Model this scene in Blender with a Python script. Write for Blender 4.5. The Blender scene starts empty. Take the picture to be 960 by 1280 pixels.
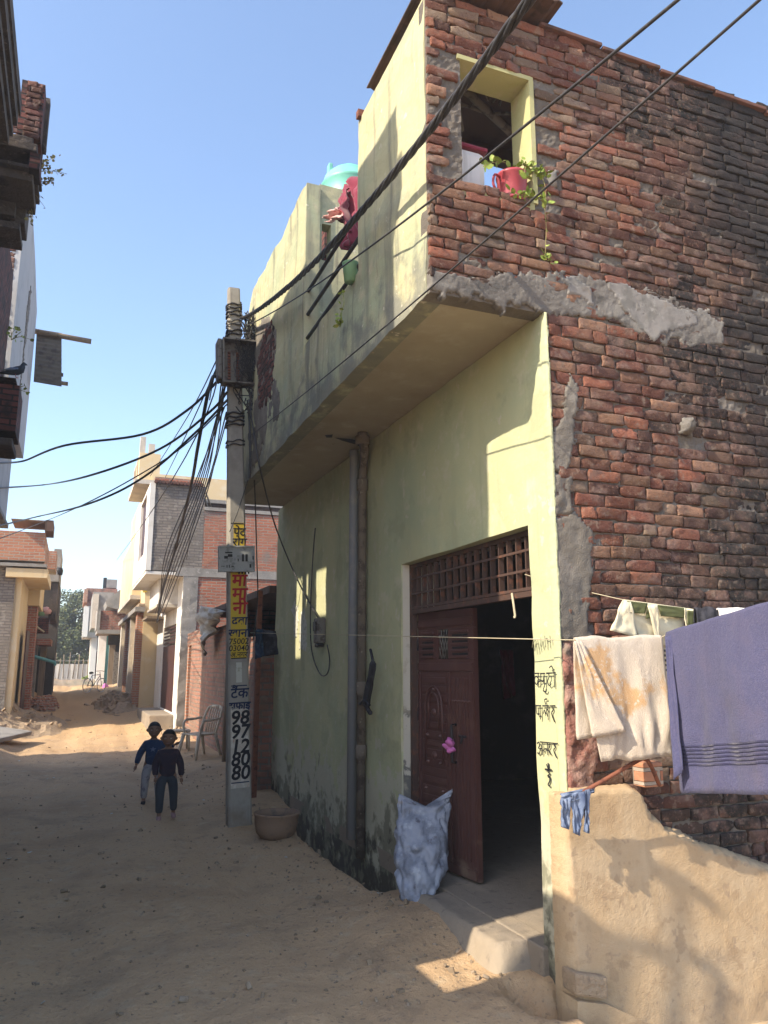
import bpy, bmesh, math, random
from mathutils import Vector, noise as NZ, Matrix
random.seed(7)
R = math.radians
S = bpy.context.scene
COL = S.collection
# ---------------------------------------------------------------- camera, sky, sun, exposure
EYE = 1.65; FPX = 967.0
PITCH = math.atan(192/FPX); YAW = math.atan(390*math.cos(PITCH)/FPX)
cd = bpy.data.cameras.new('camera'); cam = bpy.data.objects.new('camera', cd); COL.objects.link(cam)
cd.sensor_fit = 'VERTICAL'; cd.sensor_height = 24; cd.lens = FPX/1280*24; cd.clip_start = .05; cd.clip_end = 4000
cam.location = (0, 0, EYE); cam.rotation_euler = (math.pi/2+PITCH, 0, -YAW); S.camera = cam
SUN = Vector((-1, -.27, .83)).normalized()
EL = math.asin(SUN.z); AZ = math.atan2(SUN.x, SUN.y)
w = bpy.data.worlds.new('World'); S.world = w; w.use_nodes = True
nt = w.node_tree; bgn = nt.nodes['Background']
sky = nt.nodes.new('ShaderNodeTexSky'); sky.sky_type = 'NISHITA'; sky.sun_disc = False
sky.sun_elevation = EL; sky.sun_rotation = AZ % (2*math.pi); sky.air_density = 1.0; sky.dust_density = 1.5; sky.ozone_density = 1.6
nt.links.new(sky.outputs[0], bgn.inputs[0]); bgn.inputs[1].default_value = .15
ld = bpy.data.lights.new('sun', 'SUN'); ld.energy = 3.6; ld.angle = R(.5); ld.color = (1, .87, .68)
lo = bpy.data.objects.new('sun', ld); COL.objects.link(lo); lo.rotation_euler = SUN.to_track_quat('Z', 'Y').to_euler(); lo.location = (-10, -3, 12)
S.view_settings.view_transform = 'Standard'; S.view_settings.look = 'None'; S.view_settings.gamma = 1
S.view_settings.use_curve_mapping = False; S.view_settings.exposure = 1.3
S.cycles.max_bounces = 6; S.cycles.diffuse_bounces = 4
# ---------------------------------------------------------------- helpers
_F = Vector((math.sin(YAW)*math.cos(PITCH), math.cos(YAW)*math.cos(PITCH), math.sin(PITCH)))
_R = Vector((math.cos(YAW), -math.sin(YAW), 0)); _U = _R.cross(_F); EYEV = Vector((0, 0, EYE))
def P(u, v, X=None, Y=None, Z=None, D=None):
    d = _F+_R*((u-480)/FPX)+_U*((640-v)/FPX)
    if X is not None: t = X/d.x
    elif Y is not None: t = Y/d.y
    elif Z is not None: t = (Z-EYE)/d.z
    else: t = D
    return EYEV+d*t
def fbm(x, y, z=0., o=4):
    return NZ.fractal(Vector((x, y, z)), 1.0, 2.0, o)
def wroot(o):
    l = Vector((0, 0, 0))
    while o is not None: l = l+o.location; o = o.parent
    return l
def tag(o, label=None, cat=None, group=None, kind=None):
    if label: o['label'] = label
    if cat: o['category'] = cat
    if group: o['group'] = group
    if kind: o['kind'] = kind
    return o
def empty(name, loc, label=None, cat=None, group=None, kind=None):
    o = bpy.data.objects.new(name, None); COL.objects.link(o); o.location = Vector(loc); o.empty_display_size = .1
    return tag(o, label, cat, group, kind)
class MB:
    def __init__(s): s.v = []; s.f = []; s.c = []; s.col = (1, 1, 1, 1); s.sm = []
    def add(s, vs, fs, smooth=False):
        b = len(s.v); s.v += [Vector(p) for p in vs]; s.f += [tuple(i+b for i in f) for f in fs]
        s.c += [s.col]*len(vs); s.sm += [smooth]*len(fs); return s
    def box(s, a, b, M=None, bev=0.0):
        x0, y0, z0 = [min(p, q) for p, q in zip(a, b)]; x1, y1, z1 = [max(p, q) for p, q in zip(a, b)]
        if bev > 0:
            bm = bmesh.new(); bmesh.ops.create_cube(bm, size=1)
            for vv in bm.verts: vv.co = Vector(((x0+x1)/2+vv.co.x*(x1-x0), (y0+y1)/2+vv.co.y*(y1-y0), (z0+z1)/2+vv.co.z*(z1-z0)))
            bmesh.ops.bevel(bm, geom=bm.edges[:], offset=bev, segments=2, affect='EDGES', profile=.6)
            bm.verts.index_update(); vs = [vv.co.copy() for vv in bm.verts]; fs = [[vv.index for vv in f.verts] for f in bm.faces]; bm.free()
        else:
            vs = [Vector((x, y, z)) for z in (z0, z1) for y in (y0, y1) for x in (x0, x1)]
            fs = [(0, 2, 3, 1), (4, 5, 7, 6), (0, 1, 5, 4), (2, 6, 7, 3), (0, 4, 6, 2), (1, 3, 7, 5)]
        if M is not None: vs = [M@p for p in vs]
        return s.add(vs, fs)
    def hexa(s, p):
        return s.add(p, [(0, 2, 3, 1), (4, 5, 7, 6), (0, 1, 5, 4), (2, 6, 7, 3), (0, 4, 6, 2), (1, 3, 7, 5)])
    def tube(s, pts, r, n=8, caps=True, smooth=True):
        pts = [Vector(p) for p in pts]; m = len(pts)
        rr = r if isinstance(r, (list, tuple)) else [r]*m
        vs = []; fs = []; up = None
        for i, p in enumerate(pts):
            t = (pts[min(i+1, m-1)]-pts[max(i-1, 0)])
            if t.length < 1e-9: t = Vector((0, 0, 1))
            t.normalize()
            if up is None:
                up = Vector((0, 0, 1)) if abs(t.z) < .9 else Vector((1, 0, 0))
            a = t.cross(up); a.normalize(); up2 = a.cross(t); up = up2
            for k in range(n):
                th = 2*math.pi*k/n; vs.append(p+(a*math.cos(th)+up2*math.sin(th))*rr[i])
        for i in range(m-1):
            for k in range(n): fs.append((i*n+k, i*n+(k+1) % n, (i+1)*n+(k+1) % n, (i+1)*n+k))
        s.add(vs, fs, smooth)
        if caps: s.add([], []); b = len(s.v)-len(vs); s.f += [tuple(b+k for k in reversed(range(n))), tuple(b+(m-1)*n+k for k in range(n))]; s.sm += [False, False]
        return s
    def lathe(s, prof, c, n=20, ax=None, wob=0, seed=0, smooth=True):
        vs = []; fs = []; c = Vector(c)
        for i, (r, z) in enumerate(prof):
            for k in range(n):
                th = 2*math.pi*k/n; q = r*(1+wob*fbm(math.cos(th)*1.5, math.sin(th)*1.5, z*6+seed))
                p = Vector((q*math.cos(th), q*math.sin(th), z)); vs.append(c+(ax@p if ax else p))
        for i in range(len(prof)-1):
            for k in range(n): fs.append((i*n+k, i*n+(k+1) % n, (i+1)*n+(k+1) % n, (i+1)*n+k))
        return s.add(vs, fs, smooth)
    def poly(s, pts, off):
        """closed outline extruded by vector off"""
        n = len(pts); pts = [Vector(p) for p in pts]; off = Vector(off)
        return s.add(pts+[p+off for p in pts], [tuple(range(n)), tuple(n+i for i in reversed(range(n)))]+[(i, n+i, n+(i+1) % n, (i+1) % n) for i in range(n)])
    def build(s, name, mat, parent=None, colors=False):
        me = bpy.data.meshes.new(name); o0 = wroot(parent) if parent else Vector((0, 0, 0))
        me.from_pydata([tuple(p-o0) for p in s.v], [], s.f); me.validate(verbose=False)
        if len(me.polygons) == len(s.sm): me.polygons.foreach_set('use_smooth', s.sm)
        if colors:
            at = me.color_attributes.new('tint', 'FLOAT_COLOR', 'POINT')
            flat = [c for q in s.c for c in q]; at.data.foreach_set('color', flat)
        bm = bmesh.new(); bm.from_mesh(me); bmesh.ops.recalc_face_normals(bm, faces=bm.faces[:]); bm.to_mesh(me); bm.free()
        me.materials.append(mat); me.update()
        o = bpy.data.objects.new(name, me); COL.objects.link(o)
        if parent: o.parent = parent
        return o
# ---------------------------------------------------------------- materials
def lin(r, g, b): return tuple(((c/255)/12.92 if c <= 10 else ((c/255+.055)/1.055)**2.4) for c in (r, g, b))
def mat(name, base, rough=.85, layers=(), bump=(), metal=0., tint=False, spec=.3, sheen=0.):
    """layers: (kind, scale, colour, lo, hi[, extra]); kinds noise, streak (vertical runs), low (near the ground), band"""
    m = bpy.data.materials.new(name); m.use_nodes = True; n = m.node_tree; L = n.links
    b = n.nodes['Principled BSDF']; b.inputs['Roughness'].default_value = rough; b.inputs['Metallic'].default_value = metal
    b.inputs['Specular IOR Level'].default_value = spec
    if sheen: b.inputs['Sheen Weight'].default_value = sheen
    geo = n.nodes.new('ShaderNodeNewGeometry'); pos = geo.outputs['Position']
    cur = n.nodes.new('ShaderNodeRGB'); cur.outputs[0].default_value = (*base, 1); cur = cur.outputs[0]
    if tint:
        a = n.nodes.new('ShaderNodeAttribute'); a.attribute_name = 'tint'; cur = a.outputs['Color']
    def nz(scale, vec=None, det=6, rgh=.6, dist=0):
        t = n.nodes.new('ShaderNodeTexNoise'); t.inputs['Scale'].default_value = scale; t.inputs['Detail'].default_value = det
        t.inputs['Roughness'].default_value = rgh; t.inputs['Distortion'].default_value = dist; L.new(vec or pos, t.inputs['Vector']); return t.outputs['Fac']
    def ramp(x, lo, hi):
        r = n.nodes.new('ShaderNodeMapRange'); r.interpolation_type = 'SMOOTHSTEP'; r.inputs[1].default_value = lo; r.inputs[2].default_value = hi
        L.new(x, r.inputs[0]); return r.outputs[0]
    def mth(op, a, bb):
        q = n.nodes.new('ShaderNodeMath'); q.operation = op
        for i, x in enumerate((a, bb)):
            if isinstance(x, (int, float)): q.inputs[i].default_value = x
            else: L.new(x, q.inputs[i])
        return q.outputs[0]
    for ly in layers:
        kind, sc, colr, lo, hi = ly[:5]; ex = ly[5] if len(ly) > 5 else None
        if kind == 'noise': f = ramp(nz(sc), lo, hi)
        elif kind == 'streak':
            mp = n.nodes.new('ShaderNodeMapping'); mp.inputs['Scale'].default_value = (1, 1, .07); L.new(pos, mp.inputs[0]); f = ramp(nz(sc, mp.outputs[0]), lo, hi)
        elif kind == 'low':       # dirt climbing from height ex[0] (full) to ex[1] (none), broken by noise
            sx = n.nodes.new('ShaderNodeSeparateXYZ'); L.new(pos, sx.inputs[0])
            g = n.nodes.new('ShaderNodeMapRange'); g.inputs[1].default_value = ex[0]; g.inputs[2].default_value = ex[1]; g.inputs[3].default_value = 1; g.inputs[4].default_value = 0
            L.new(sx.outputs[2], g.inputs[0]); f = ramp(mth('ADD', mth('MULTIPLY', g.outputs[0], .55), mth('MULTIPLY', nz(sc), .9)), lo, hi)
        elif kind == 'axis':      # ex=(axis, a, b): mask rises from a to b along the axis
            sx = n.nodes.new('ShaderNodeSeparateXYZ'); L.new(pos, sx.inputs[0])
            g = n.nodes.new('ShaderNodeMapRange'); g.inputs[1].default_value = ex[1]; g.inputs[2].default_value = ex[2]
            L.new(sx.outputs[ex[0]], g.inputs[0]); f = ramp(mth('ADD', mth('MULTIPLY', g.outputs[0], .55), mth('MULTIPLY', nz(sc), .9)), lo, hi)
        elif kind == 'spot':      # ex=(x,y,z,radius)
            d = n.nodes.new('ShaderNodeVectorMath'); d.operation = 'DISTANCE'; L.new(pos, d.inputs[0]); d.inputs[1].default_value = ex[:3]
            g = n.nodes.new('ShaderNodeMapRange'); g.inputs[1].default_value = 0; g.inputs[2].default_value = ex[3]; g.inputs[3].default_value = 1; g.inputs[4].default_value = 0
            L.new(d.outputs['Value'], g.inputs[0]); f = ramp(mth('ADD', mth('MULTIPLY', g.outputs[0], .55), mth('MULTIPLY', nz(sc), .9)), lo, hi)
        if kind != 'noise' or True:
            st = 1.0 if len(ly) < 7 else ly[6]
            if st != 1: f = mth('MULTIPLY', f, st)
        mx = n.nodes.new('ShaderNodeMix'); mx.data_type = 'RGBA'; L.new(f, mx.inputs[0]); L.new(cur, mx.inputs[6])
        mx.inputs[7].default_value = (*colr, 1); cur = mx.outputs[2]
    L.new(cur, b.inputs['Base Color'])
    prev = None
    for (sc, st, dist) in bump:
        bp = n.nodes.new('ShaderNodeBump'); bp.inputs['Strength'].default_value = st; bp.inputs['Distance'].default_value = dist
        L.new(nz(sc, det=8), bp.inputs['Height'])
        if prev: L.new(prev, bp.inputs['Normal'])
        prev = bp.outputs[0]
    if prev: L.new(prev, b.inputs['Normal'])
    return m
def brickmat(name, c1, c2, mortar, axis='y', course=.075, length=.24, layers=(), mort=.012):
    """brick bond laid in world space; axis is the wall's normal"""
    m = mat(name, c1, .9, (), ()); n = m.node_tree; L = n.links; b = n.nodes['Principled BSDF']
    geo = n.nodes.new('ShaderNodeNewGeometry'); sx = n.nodes.new('ShaderNodeSeparateXYZ'); L.new(geo.outputs['Position'], sx.inputs[0])
    wn = n.nodes.new('ShaderNodeTexNoise'); wn.inputs['Scale'].default_value = 2.5; wn.inputs['Detail'].default_value = 5; L.new(geo.outputs['Position'], wn.inputs['Vector'])
    cb = n.nodes.new('ShaderNodeCombineXYZ')
    # x+y runs along either face of a house corner
    ad = n.nodes.new('ShaderNodeMath'); ad.operation = 'ADD'; L.new(sx.outputs[0], ad.inputs[0]); L.new(sx.outputs[1], ad.inputs[1]); L.new(ad.outputs[0], cb.inputs[0])
    zz = n.nodes.new('ShaderNodeMath'); zz.operation = 'MULTIPLY_ADD'; L.new(wn.outputs['Fac'], zz.inputs[0]); zz.inputs[1].default_value = .05; L.new(sx.outputs[2], zz.inputs[2]); L.new(zz.outputs[0], cb.inputs[1])
    bt = n.nodes.new('ShaderNodeTexBrick'); L.new(cb.outputs[0], bt.inputs['Vector']); bt.inputs['Scale'].default_value = 1
    bt.inputs['Brick Width'].default_value = length; bt.inputs['Row Height'].default_value = course; bt.inputs['Mortar Size'].default_value = mort; bt.inputs['Mortar Smooth'].default_value = .3; bt.inputs['Bias'].default_value = -.1
    bt.inputs['Color1'].default_value = (*c1, 1); bt.inputs['Color2'].default_value = (*c2, 1); bt.inputs['Mortar'].default_value = (*mortar, 1)
    cur = bt.outputs['Color']
    for (sc, colr, lo, hi) in layers:
        t = n.nodes.new('ShaderNodeTexNoise'); t.inputs['Scale'].default_value = sc; t.inputs['Detail'].default_value = 7; L.new(geo.outputs['Position'], t.inputs['Vector'])
        r = n.nodes.new('ShaderNodeMapRange'); r.inputs[1].default_value = lo; r.inputs[2].default_value = hi; L.new(t.outputs['Fac'], r.inputs[0])
        mx = n.nodes.new('ShaderNodeMix'); mx.data_type = 'RGBA'; L.new(r.outputs[0], mx.inputs[0]); L.new(cur, mx.inputs[6]); mx.inputs[7].default_value = (*colr, 1); cur = mx.outputs[2]
    L.new(cur, b.inputs['Base Color'])
    bp = n.nodes.new('ShaderNodeBump'); bp.inputs['Strength'].default_value = .9; bp.inputs['Distance'].default_value = .02; bp.invert = True; L.new(bt.outputs['Fac'], bp.inputs['Height'])
    b2 = n.nodes.new('ShaderNodeBump'); b2.inputs['Strength'].default_value = .6; b2.inputs['Distance'].default_value = .015
    t = n.nodes.new('ShaderNodeTexNoise'); t.inputs['Scale'].default_value = 30; t.inputs['Detail'].default_value = 5; L.new(geo.outputs['Position'], t.inputs['Vector']); L.new(t.outputs['Fac'], b2.inputs['Height']); L.new(bp.outputs[0], b2.inputs['Normal']); L.new(b2.outputs[0], b.inputs['Normal'])
    return m
GREEN = (.45, .45, .27)
M = {}
M['green'] = mat('green_plaster', GREEN, .9, [('noise', 1.3, (.37, .41, .265), .4, .7), ('noise', 5, (.50, .485, .34), .52, .75), ('streak', 3.5, (.29, .30, .19), .56, .8, None, .6),
      ('streak', 8, (.24, .25, .17), .58, .78, None, .5), ('noise', 9, (.52, .49, .38), .63, .68, None, .7), ('noise', 2.3, (.30, .31, .20), .55, .62, None, .45), ('low', 3.2, (.47, .45, .36), .85, .9, (.4, 1.75), .75), ('low', 5, (.17, .17, .12), .88, 1.0, (.1, 1.8), .85), ('low', 7, (.07, .065, .05), .9, 1.02, (-.1, 1.1), .9)], [(3, .25, .03), (28, .35, .008), (120, .25, .003)])
M['green_top'] = mat('green_balcony_plaster', (.45, .43, .265), .9, [('noise', 1.1, (.35, .39, .26), .42, .66), ('noise', 6, (.48, .44, .30), .5, .75), ('noise', 2.6, (.27, .28, .21), .54, .62, None, .5), ('streak', 5, (.15, .15, .125), .52, .72, None, .75), ('streak', 11, (.17, .16, .13), .56, .7, None, .6),
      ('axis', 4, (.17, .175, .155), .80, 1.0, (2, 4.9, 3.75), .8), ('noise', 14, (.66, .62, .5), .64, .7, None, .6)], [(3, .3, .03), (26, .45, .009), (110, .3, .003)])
M['yellow'] = mat('yellow_plaster_edge', (.38, .37, .19), .9, [('noise', 6, (.44, .4, .25), .5, .7)], [(30, .4, .008)])
M['white_jamb'] = mat('white_jamb_plaster', (.55, .52, .44), .9, [('low', 4, (.17, .165, .15), .82, .86, (.4, 2.1)), ('noise', 8, (.4, .36, .27), .55, .7)], [(30, .5, .008)])
M['soffit'] = mat('soffit_plaster', (.36, .32, .24), .9, [('noise', 1.2, (.30, .26, .19), .45, .7), ('noise', 5, (.42, .38, .30), .5, .8), ('noise', 3, (.13, .09, .05), .70, .76)], [(4, .3, .02), (40, .2, .005)])
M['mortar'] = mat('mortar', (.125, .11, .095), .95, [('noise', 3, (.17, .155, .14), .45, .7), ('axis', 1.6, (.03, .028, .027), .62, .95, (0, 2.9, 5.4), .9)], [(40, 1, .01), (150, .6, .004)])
M['brick'] = mat('weathered_brick', (.25, .09, .07), .9, [('noise', 7, (.15, .095, .08), .5, .64, None, .8), ('noise', 38, (.09, .045, .038), .55, .68, None, .7), ('noise', 60, (.30, .16, .11), .58, .7, None, .6), ('noise', 16, (.22, .17, .135), .54, .68, None, .6), ('noise', 3, (.16, .10, .07), .5, .66, None, .45),
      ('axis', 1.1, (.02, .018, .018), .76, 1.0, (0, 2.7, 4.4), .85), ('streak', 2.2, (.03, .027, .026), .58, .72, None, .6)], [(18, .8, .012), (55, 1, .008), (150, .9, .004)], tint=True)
M['concrete'] = mat('rough_concrete', (.13, .12, .11), .95, [('noise', 3, (.19, .18, .165), .45, .62), ('noise', 8, (.09, .085, .08), .55, .7), ('noise', 40, (.25, .235, .21), .6, .75)], [(12, .5, .012), (50, .9, .008), (160, .6, .004)])
M['grey_render'] = mat('grey_cement_render', (.15, .135, .115), .95, [('noise', 5, (.22, .2, .175), .4, .7), ('noise', 2, (.12, .11, .1), .5, .7)], [(25, .5, .01), (120, .9, .008)])
M['pale_cement'] = mat('pale_cement_smear', (.21, .20, .19), .9, [('noise', 6, (.15, .145, .135), .45, .6), ('noise', 4, (.2, .17, .14), .55, .65), ('noise', 20, (.27, .26, .245), .55, .7)], [(8, .4, .012), (60, .5, .005)])
M['red_plaster'] = mat('faded_red_plaster', (.26, .12, .095), .92, [('noise', 7, (.34, .22, .18), .5, .65), ('noise', 16, (.12, .06, .05), .55, .68), ('noise', 4, (.24, .18, .14), .55, .7)], [(14, 1, .03), (60, .8, .008)])
M['sand_plaster'] = mat('sand_plaster', (.43, .31, .185), .95, [('noise', 2.2, (.47, .36, .235), .4, .7), ('noise', 9, (.37, .265, .16), .5, .7), ('noise', 30, (.52, .42, .29), .6, .75, None, .6), ('noise', 5, (.30, .21, .13), .60, .63, None, .5), ('noise', 15, (.30, .22, .15), .62, .66, None, .6), ('streak', 9, (.36, .27, .17), .54, .7, None, .5), ('low', 3, (.23, .18, .13), .9, 1.1, (-.1, .6), .8)], [(9, .35, .012), (34, .6, .008), (140, .9, .005)])
M['dirt'] = mat('packed_dirt', (.49, .335, .195), .97, [('noise', .45, (.42, .28, .16), .48, .62), ('noise', 1.6, (.38, .265, .16), .5, .68), ('streak', 1.1, (.30, .22, .155), .55, .75, None, .5), ('noise', 3.3, (.26, .19, .13), .6, .72, None, .6), ('noise', 6, (.48, .365, .235), .52, .7, None, .7), ('noise', 28, (.17, .13, .1), .57, .7, None, .7), ('noise', 90, (.42, .36, .29), .62, .7, None, .7),
      ('axis', 1.2, (.45, .30, .16), .7, .95, (1, 12, 22), .8), ('axis', .9, (.20, .165, .13), .74, .95, (1, 28, 44), .8)], [(4, .4, .05), (14, .6, .03), (45, .8, .014), (120, .8, .006)])
M['rubble'] = mat('rubble_earth', (.36, .27, .18), .97, [('noise', 8, (.24, .18, .13), .5, .65)], [(30, 1, .03)])
M['stone'] = mat('stone_chip', (.22, .165, .11), .95, [('noise', 12, (.32, .25, .18), .5, .6)], [(60, .6, .005)])
M['concrete_step'] = mat('worn_concrete_floor', (.25, .21, .165), .9, [('noise', 3, (.31, .255, .19), .45, .7), ('noise', 14, (.18, .15, .12), .55, .72)], [(14, .5, .012), (90, .6, .004)])
M['dark_room'] = mat('dark_interior', (.05, .045, .04), .95, [('noise', 3, (.08, .07, .06), .5, .7)])  # near-black; solid blocks of it stand for shaded openings
M['black'] = mat('black_rubber', (.018, .018, .02), .55, [('noise', 20, (.05, .045, .04), .55, .7)])
M['cable'] = mat('aged_cable', (.035, .034, .036), .5, [('noise', 30, (.07, .065, .06), .5, .7)])
M['maroon_metal'] = mat('maroon_painted_steel', (.085, .036, .032), .45, [('noise', 5, (.12, .058, .045), .5, .72), ('low', 5, (.2, .15, .11), .9, 1.1, (.1, 1.2), .7)], [(60, .15, .002)], spec=.5)
M['grille'] = mat('rusty_painted_grille', (.07, .042, .034), .6, [('noise', 14, (.14, .06, .038), .52, .65)], [(60, .4, .003)])
M['rust'] = mat('rusty_iron', (.2, .075, .045), .8, [('noise', 16, (.1, .04, .03), .5, .65), ('noise', 60, (.32, .14, .08), .6, .7)], [(80, .6, .003)])
M['dark_iron'] = mat('dark_iron', (.03, .027, .03), .6, [('noise', 20, (.07, .05, .04), .55, .7)])
M['pvc'] = mat('grey_pvc', (.22, .23, .25), .5, [('noise', 5, (.3, .29, .27), .5, .7), ('low', 4, (.3, .25, .2), .8, 1.1, (0, .8), .6)])
M['old_pipe'] = mat('old_cement_pipe', (.15, .125, .1), .9, [('noise', 7, (.08, .065, .055), .5, .62), ('noise', 25, (.3, .26, .21), .6, .7)], [(30, .6, .006)])
M['pole'] = mat('cast_concrete_pole', (.33, .31, .27), .9, [('noise', 4, (.26, .24, .21), .45, .7), ('streak', 14, (.2, .18, .16), .58, .7, None, .6), ('low', 4, (.24, .19, .14), .8, 1.1, (0, .8), .8)], [(40, .5, .005)])
M['sign_yellow'] = mat('sign_yellow_paint', (.52, .37, .035), .8, [('noise', 12, (.42, .32, .08), .5, .7)], [(60, .2, .002)])
M['sign_white'] = mat('patchy_white_paint', (.5, .45, .38), .85, [('noise', 16, (.6, .56, .5), .5, .6), ('noise', 22, (.45, .2, .15), .64, .68), ('noise', 19, (.2, .25, .3), .66, .7)])
M['ink_black'] = mat('black_lettering', (.015, .015, .02), .8)
M['ink_blue'] = mat('blue_black_lettering', (.015, .025, .07), .8)
M['ink_red'] = mat('red_lettering', (.36, .02, .025), .8)
M['ink_faded'] = mat('faded_lettering', (.10, .095, .06), .9)
M['paper'] = mat('torn_white_paper', (.5, .5, .44), .9, [('noise', 20, (.36, .36, .28), .52, .6)])
M['box_metal'] = mat('dusty_grey_metal', (.16, .15, .135), .75, [('noise', 14, (.08, .065, .055), .5, .6), ('noise', 30, (.25, .16, .1), .62, .7)], [(50, .5, .004)])
M['plate'] = mat('grey_plastic_board', (.33, .34, .33), .7, [('noise', 12, (.2, .21, .2), .5, .65), ('noise', 7, (.08, .2, .08), .68, .72)], [(40, .4, .003)])
M['ghost_cement'] = mat('pole_stain', (.2, .18, .15), .9)
M['teal'] = mat('teal_plastic', (.13, .42, .34), .45, [('noise', 4, (.18, .47, .39), .45, .7)], spec=.5)
M['maroon_cloth'] = mat('maroon_cloth', (.17, .012, .035), .9, [('noise', 8, (.23, .02, .05), .5, .7)], sheen=.3)
M['pink_cloth'] = mat('pink_cloth', (.62, .38, .36), .9, [('noise', 14, (.45, .1, .12), .58, .62)], sheen=.2)
M['pink_rag'] = mat('pink_rag', (.55, .16, .42), .85)
M['white_plastic'] = mat('white_plastic', (.62, .60, .60), .5, [('streak', 20, (.5, .48, .47), .5, .7)])
M['chair'] = mat('yellowed_white_plastic', (.58, .49, .37), .5, [('noise', 7, (.32, .27, .2), .5, .7)])
M['red_plastic'] = mat('red_plastic', (.30, .04, .055), .4, [('noise', 14, (.36, .07, .08), .5, .7)], spec=.5)
M['green_pot'] = mat('green_plastic_pot', (.18, .33, .19), .6)
M['leaf'] = mat('leaf_green', (.17, .24, .045), .6, [('noise', 25, (.30, .33, .08), .5, .65)])
M['leaf_dry'] = mat('leaf_dry', (.2, .19, .07), .7, [('noise', 30, (.28, .2, .1), .5, .6)])
M['leaf_tree'] = mat('dusty_tree_leaf', (.085, .105, .042), .7, [('noise', 1.6, (.17, .18, .075), .5, .66), ('noise', .7, (.05, .07, .03), .52, .7)])
M['bark'] = mat('bark', (.12, .09, .065), .95, [], [(30, .8, .02)])
M['sack'] = mat('woven_plastic_sack', (.25, .28, .35), .45, [('noise', 7, (.14, .16, .21), .45, .62), ('noise', 9, (.36, .40, .47), .56, .7), ('noise', 11, (.10, .10, .13), .6, .68), ('noise', 5, (.25, .22, .21), .62, .7)], [(20, .5, .01), (160, .5, .002)], spec=.5)
M['clay'] = mat('dusty_clay', (.25, .165, .11), .95, [('noise', 8, (.17, .12, .09), .5, .65)], [(30, .5, .006)])
M['blue_towel'] = mat('purple_blue_terry', (.062, .064, .135), 1, [('noise', 90, (.085, .083, .155), .45, .7), ('noise', 5, (.08, .075, .14), .5, .7), ('streak', 12, (.05, .05, .11), .5, .75, None, .6)], [(200, 1, .006), (60, .6, .006)], sheen=.08)
M['towel_stripe'] = mat('navy_towel_band', (.02, .02, .06), 1, [], [(200, .8, .004)], sheen=.3)
M['white_towel'] = mat('cream_terry', (.50, .43, .35), 1, [('noise', 3, (.50, .29, .12), .53, .62, None, .8), ('noise', 40, (.56, .49, .41), .55, .65), ('streak', 9, (.45, .60, .48), .66, .70, None, .8)], [(180, 1, .005)], sheen=.08)
M['cream_cloth'] = mat('cream_knit', (.60, .55, .40), .95, [('noise', 9, (.5, .46, .33), .5, .7)], [(120, .5, .003)])
M['olive_cloth'] = mat('olive_knit', (.085, .095, .04), .95, [], [(120, .5, .003)])
M['dark_cloth'] = mat('dark_cloth', (.022, .022, .028), .95, [('noise', 14, (.045, .045, .055), .5, .6)])
M['navy_cloth'] = mat('navy_cloth', (.015, .03, .055), .95, [('noise', 14, (.03, .06, .09), .55, .62)])
M['white_cloth'] = mat('white_cotton', (.72, .70, .68), .9, [], [(30, .4, .01)])
M['denim'] = mat('blue_rag', (.12, .16, .26), .95, [('noise', 14, (.2, .24, .33), .5, .65)], [(60, .6, .005)])
M['twine'] = mat('twine', (.42, .37, .26), .9)
M['skin'] = mat('skin', (.25, .14, .09), .6)
M['hair'] = mat('black_hair', (.012, .011, .011), .6, [], [(120, .6, .004)])
M['hoodie'] = mat('navy_sweatshirt', (.02, .045, .11), .9, [('noise', 20, (.04, .065, .13), .55, .65)])
M['jacket'] = mat('black_maroon_jacket', (.028, .02, .035), .9, [('noise', 9, (.05, .025, .035), .54, .6)])
M['grey_trouser'] = mat('grey_trouser', (.36, .35, .38), .9, [('noise', 18, (.2, .19, .22), .5, .65)])
M['dark_trouser'] = mat('dark_trouser', (.04, .05, .065), .9)
M['pink_shoe'] = mat('pink_shoe', (.36, .22, .22), .7)
M['white'] = mat('white_paint_wall', (.66, .64, .60), .9, [('noise', 2, (.56, .53, .48), .5, .7), ('streak', 5, (.36, .33, .3), .6, .75, None, .6)], [(30, .3, .006)])
M['grey_white'] = mat('dull_white_plaster', (.42, .42, .43), .9, [('noise', 2, (.34, .34, .35), .5, .7), ('streak', 5, (.17, .16, .15), .56, .75, None, .6)], [(30, .3, .006)])
M['cream_wall'] = mat('cream_painted_wall', (.60, .47, .28), .9, [('noise', 2, (.62, .53, .38), .5, .7), ('streak', 5, (.4, .31, .2), .6, .78, None, .6)], [(30, .3, .006)])
M['pale_wall'] = mat('pale_unpainted_wall', (.48, .43, .36), .92, [('noise', 2, (.38, .35, .31), .45, .65), ('noise', 9, (.55, .5, .43), .55, .7)], [(30, .4, .01)])
M['cement'] = mat('grey_cement', (.27, .255, .235), .95, [('noise', 3, (.2, .19, .175), .45, .65), ('noise', 12, (.34, .32, .3), .55, .7)], [(30, .6, .012)])
M['teal_paint'] = mat('faded_teal_paint', (.12, .33, .33), .8, [('noise', 4, (.2, .4, .38), .5, .7)])
M['old_cement'] = mat('sooty_cement', (.085, .07, .062), .95, [('noise', 4, (.05, .042, .04), .45, .65), ('noise', 14, (.16, .13, .11), .58, .7)], [(12, .8, .03), (50, .7, .01)])
M['tin'] = mat('weathered_corrugated_sheet', (.13, .105, .08), .8, [('noise', 6, (.08, .06, .05), .5, .65)], [(30, .3, .004)])
M['asbestos'] = mat('dark_sheet_ceiling', (.13, .075, .05), .9, [('noise', 5, (.09, .05, .04), .45, .65)])
M['dark_sheet'] = mat('dark_brown_sheet', (.10, .06, .045), .8, [('streak', 6, (.06, .04, .03), .5, .6)])
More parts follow.
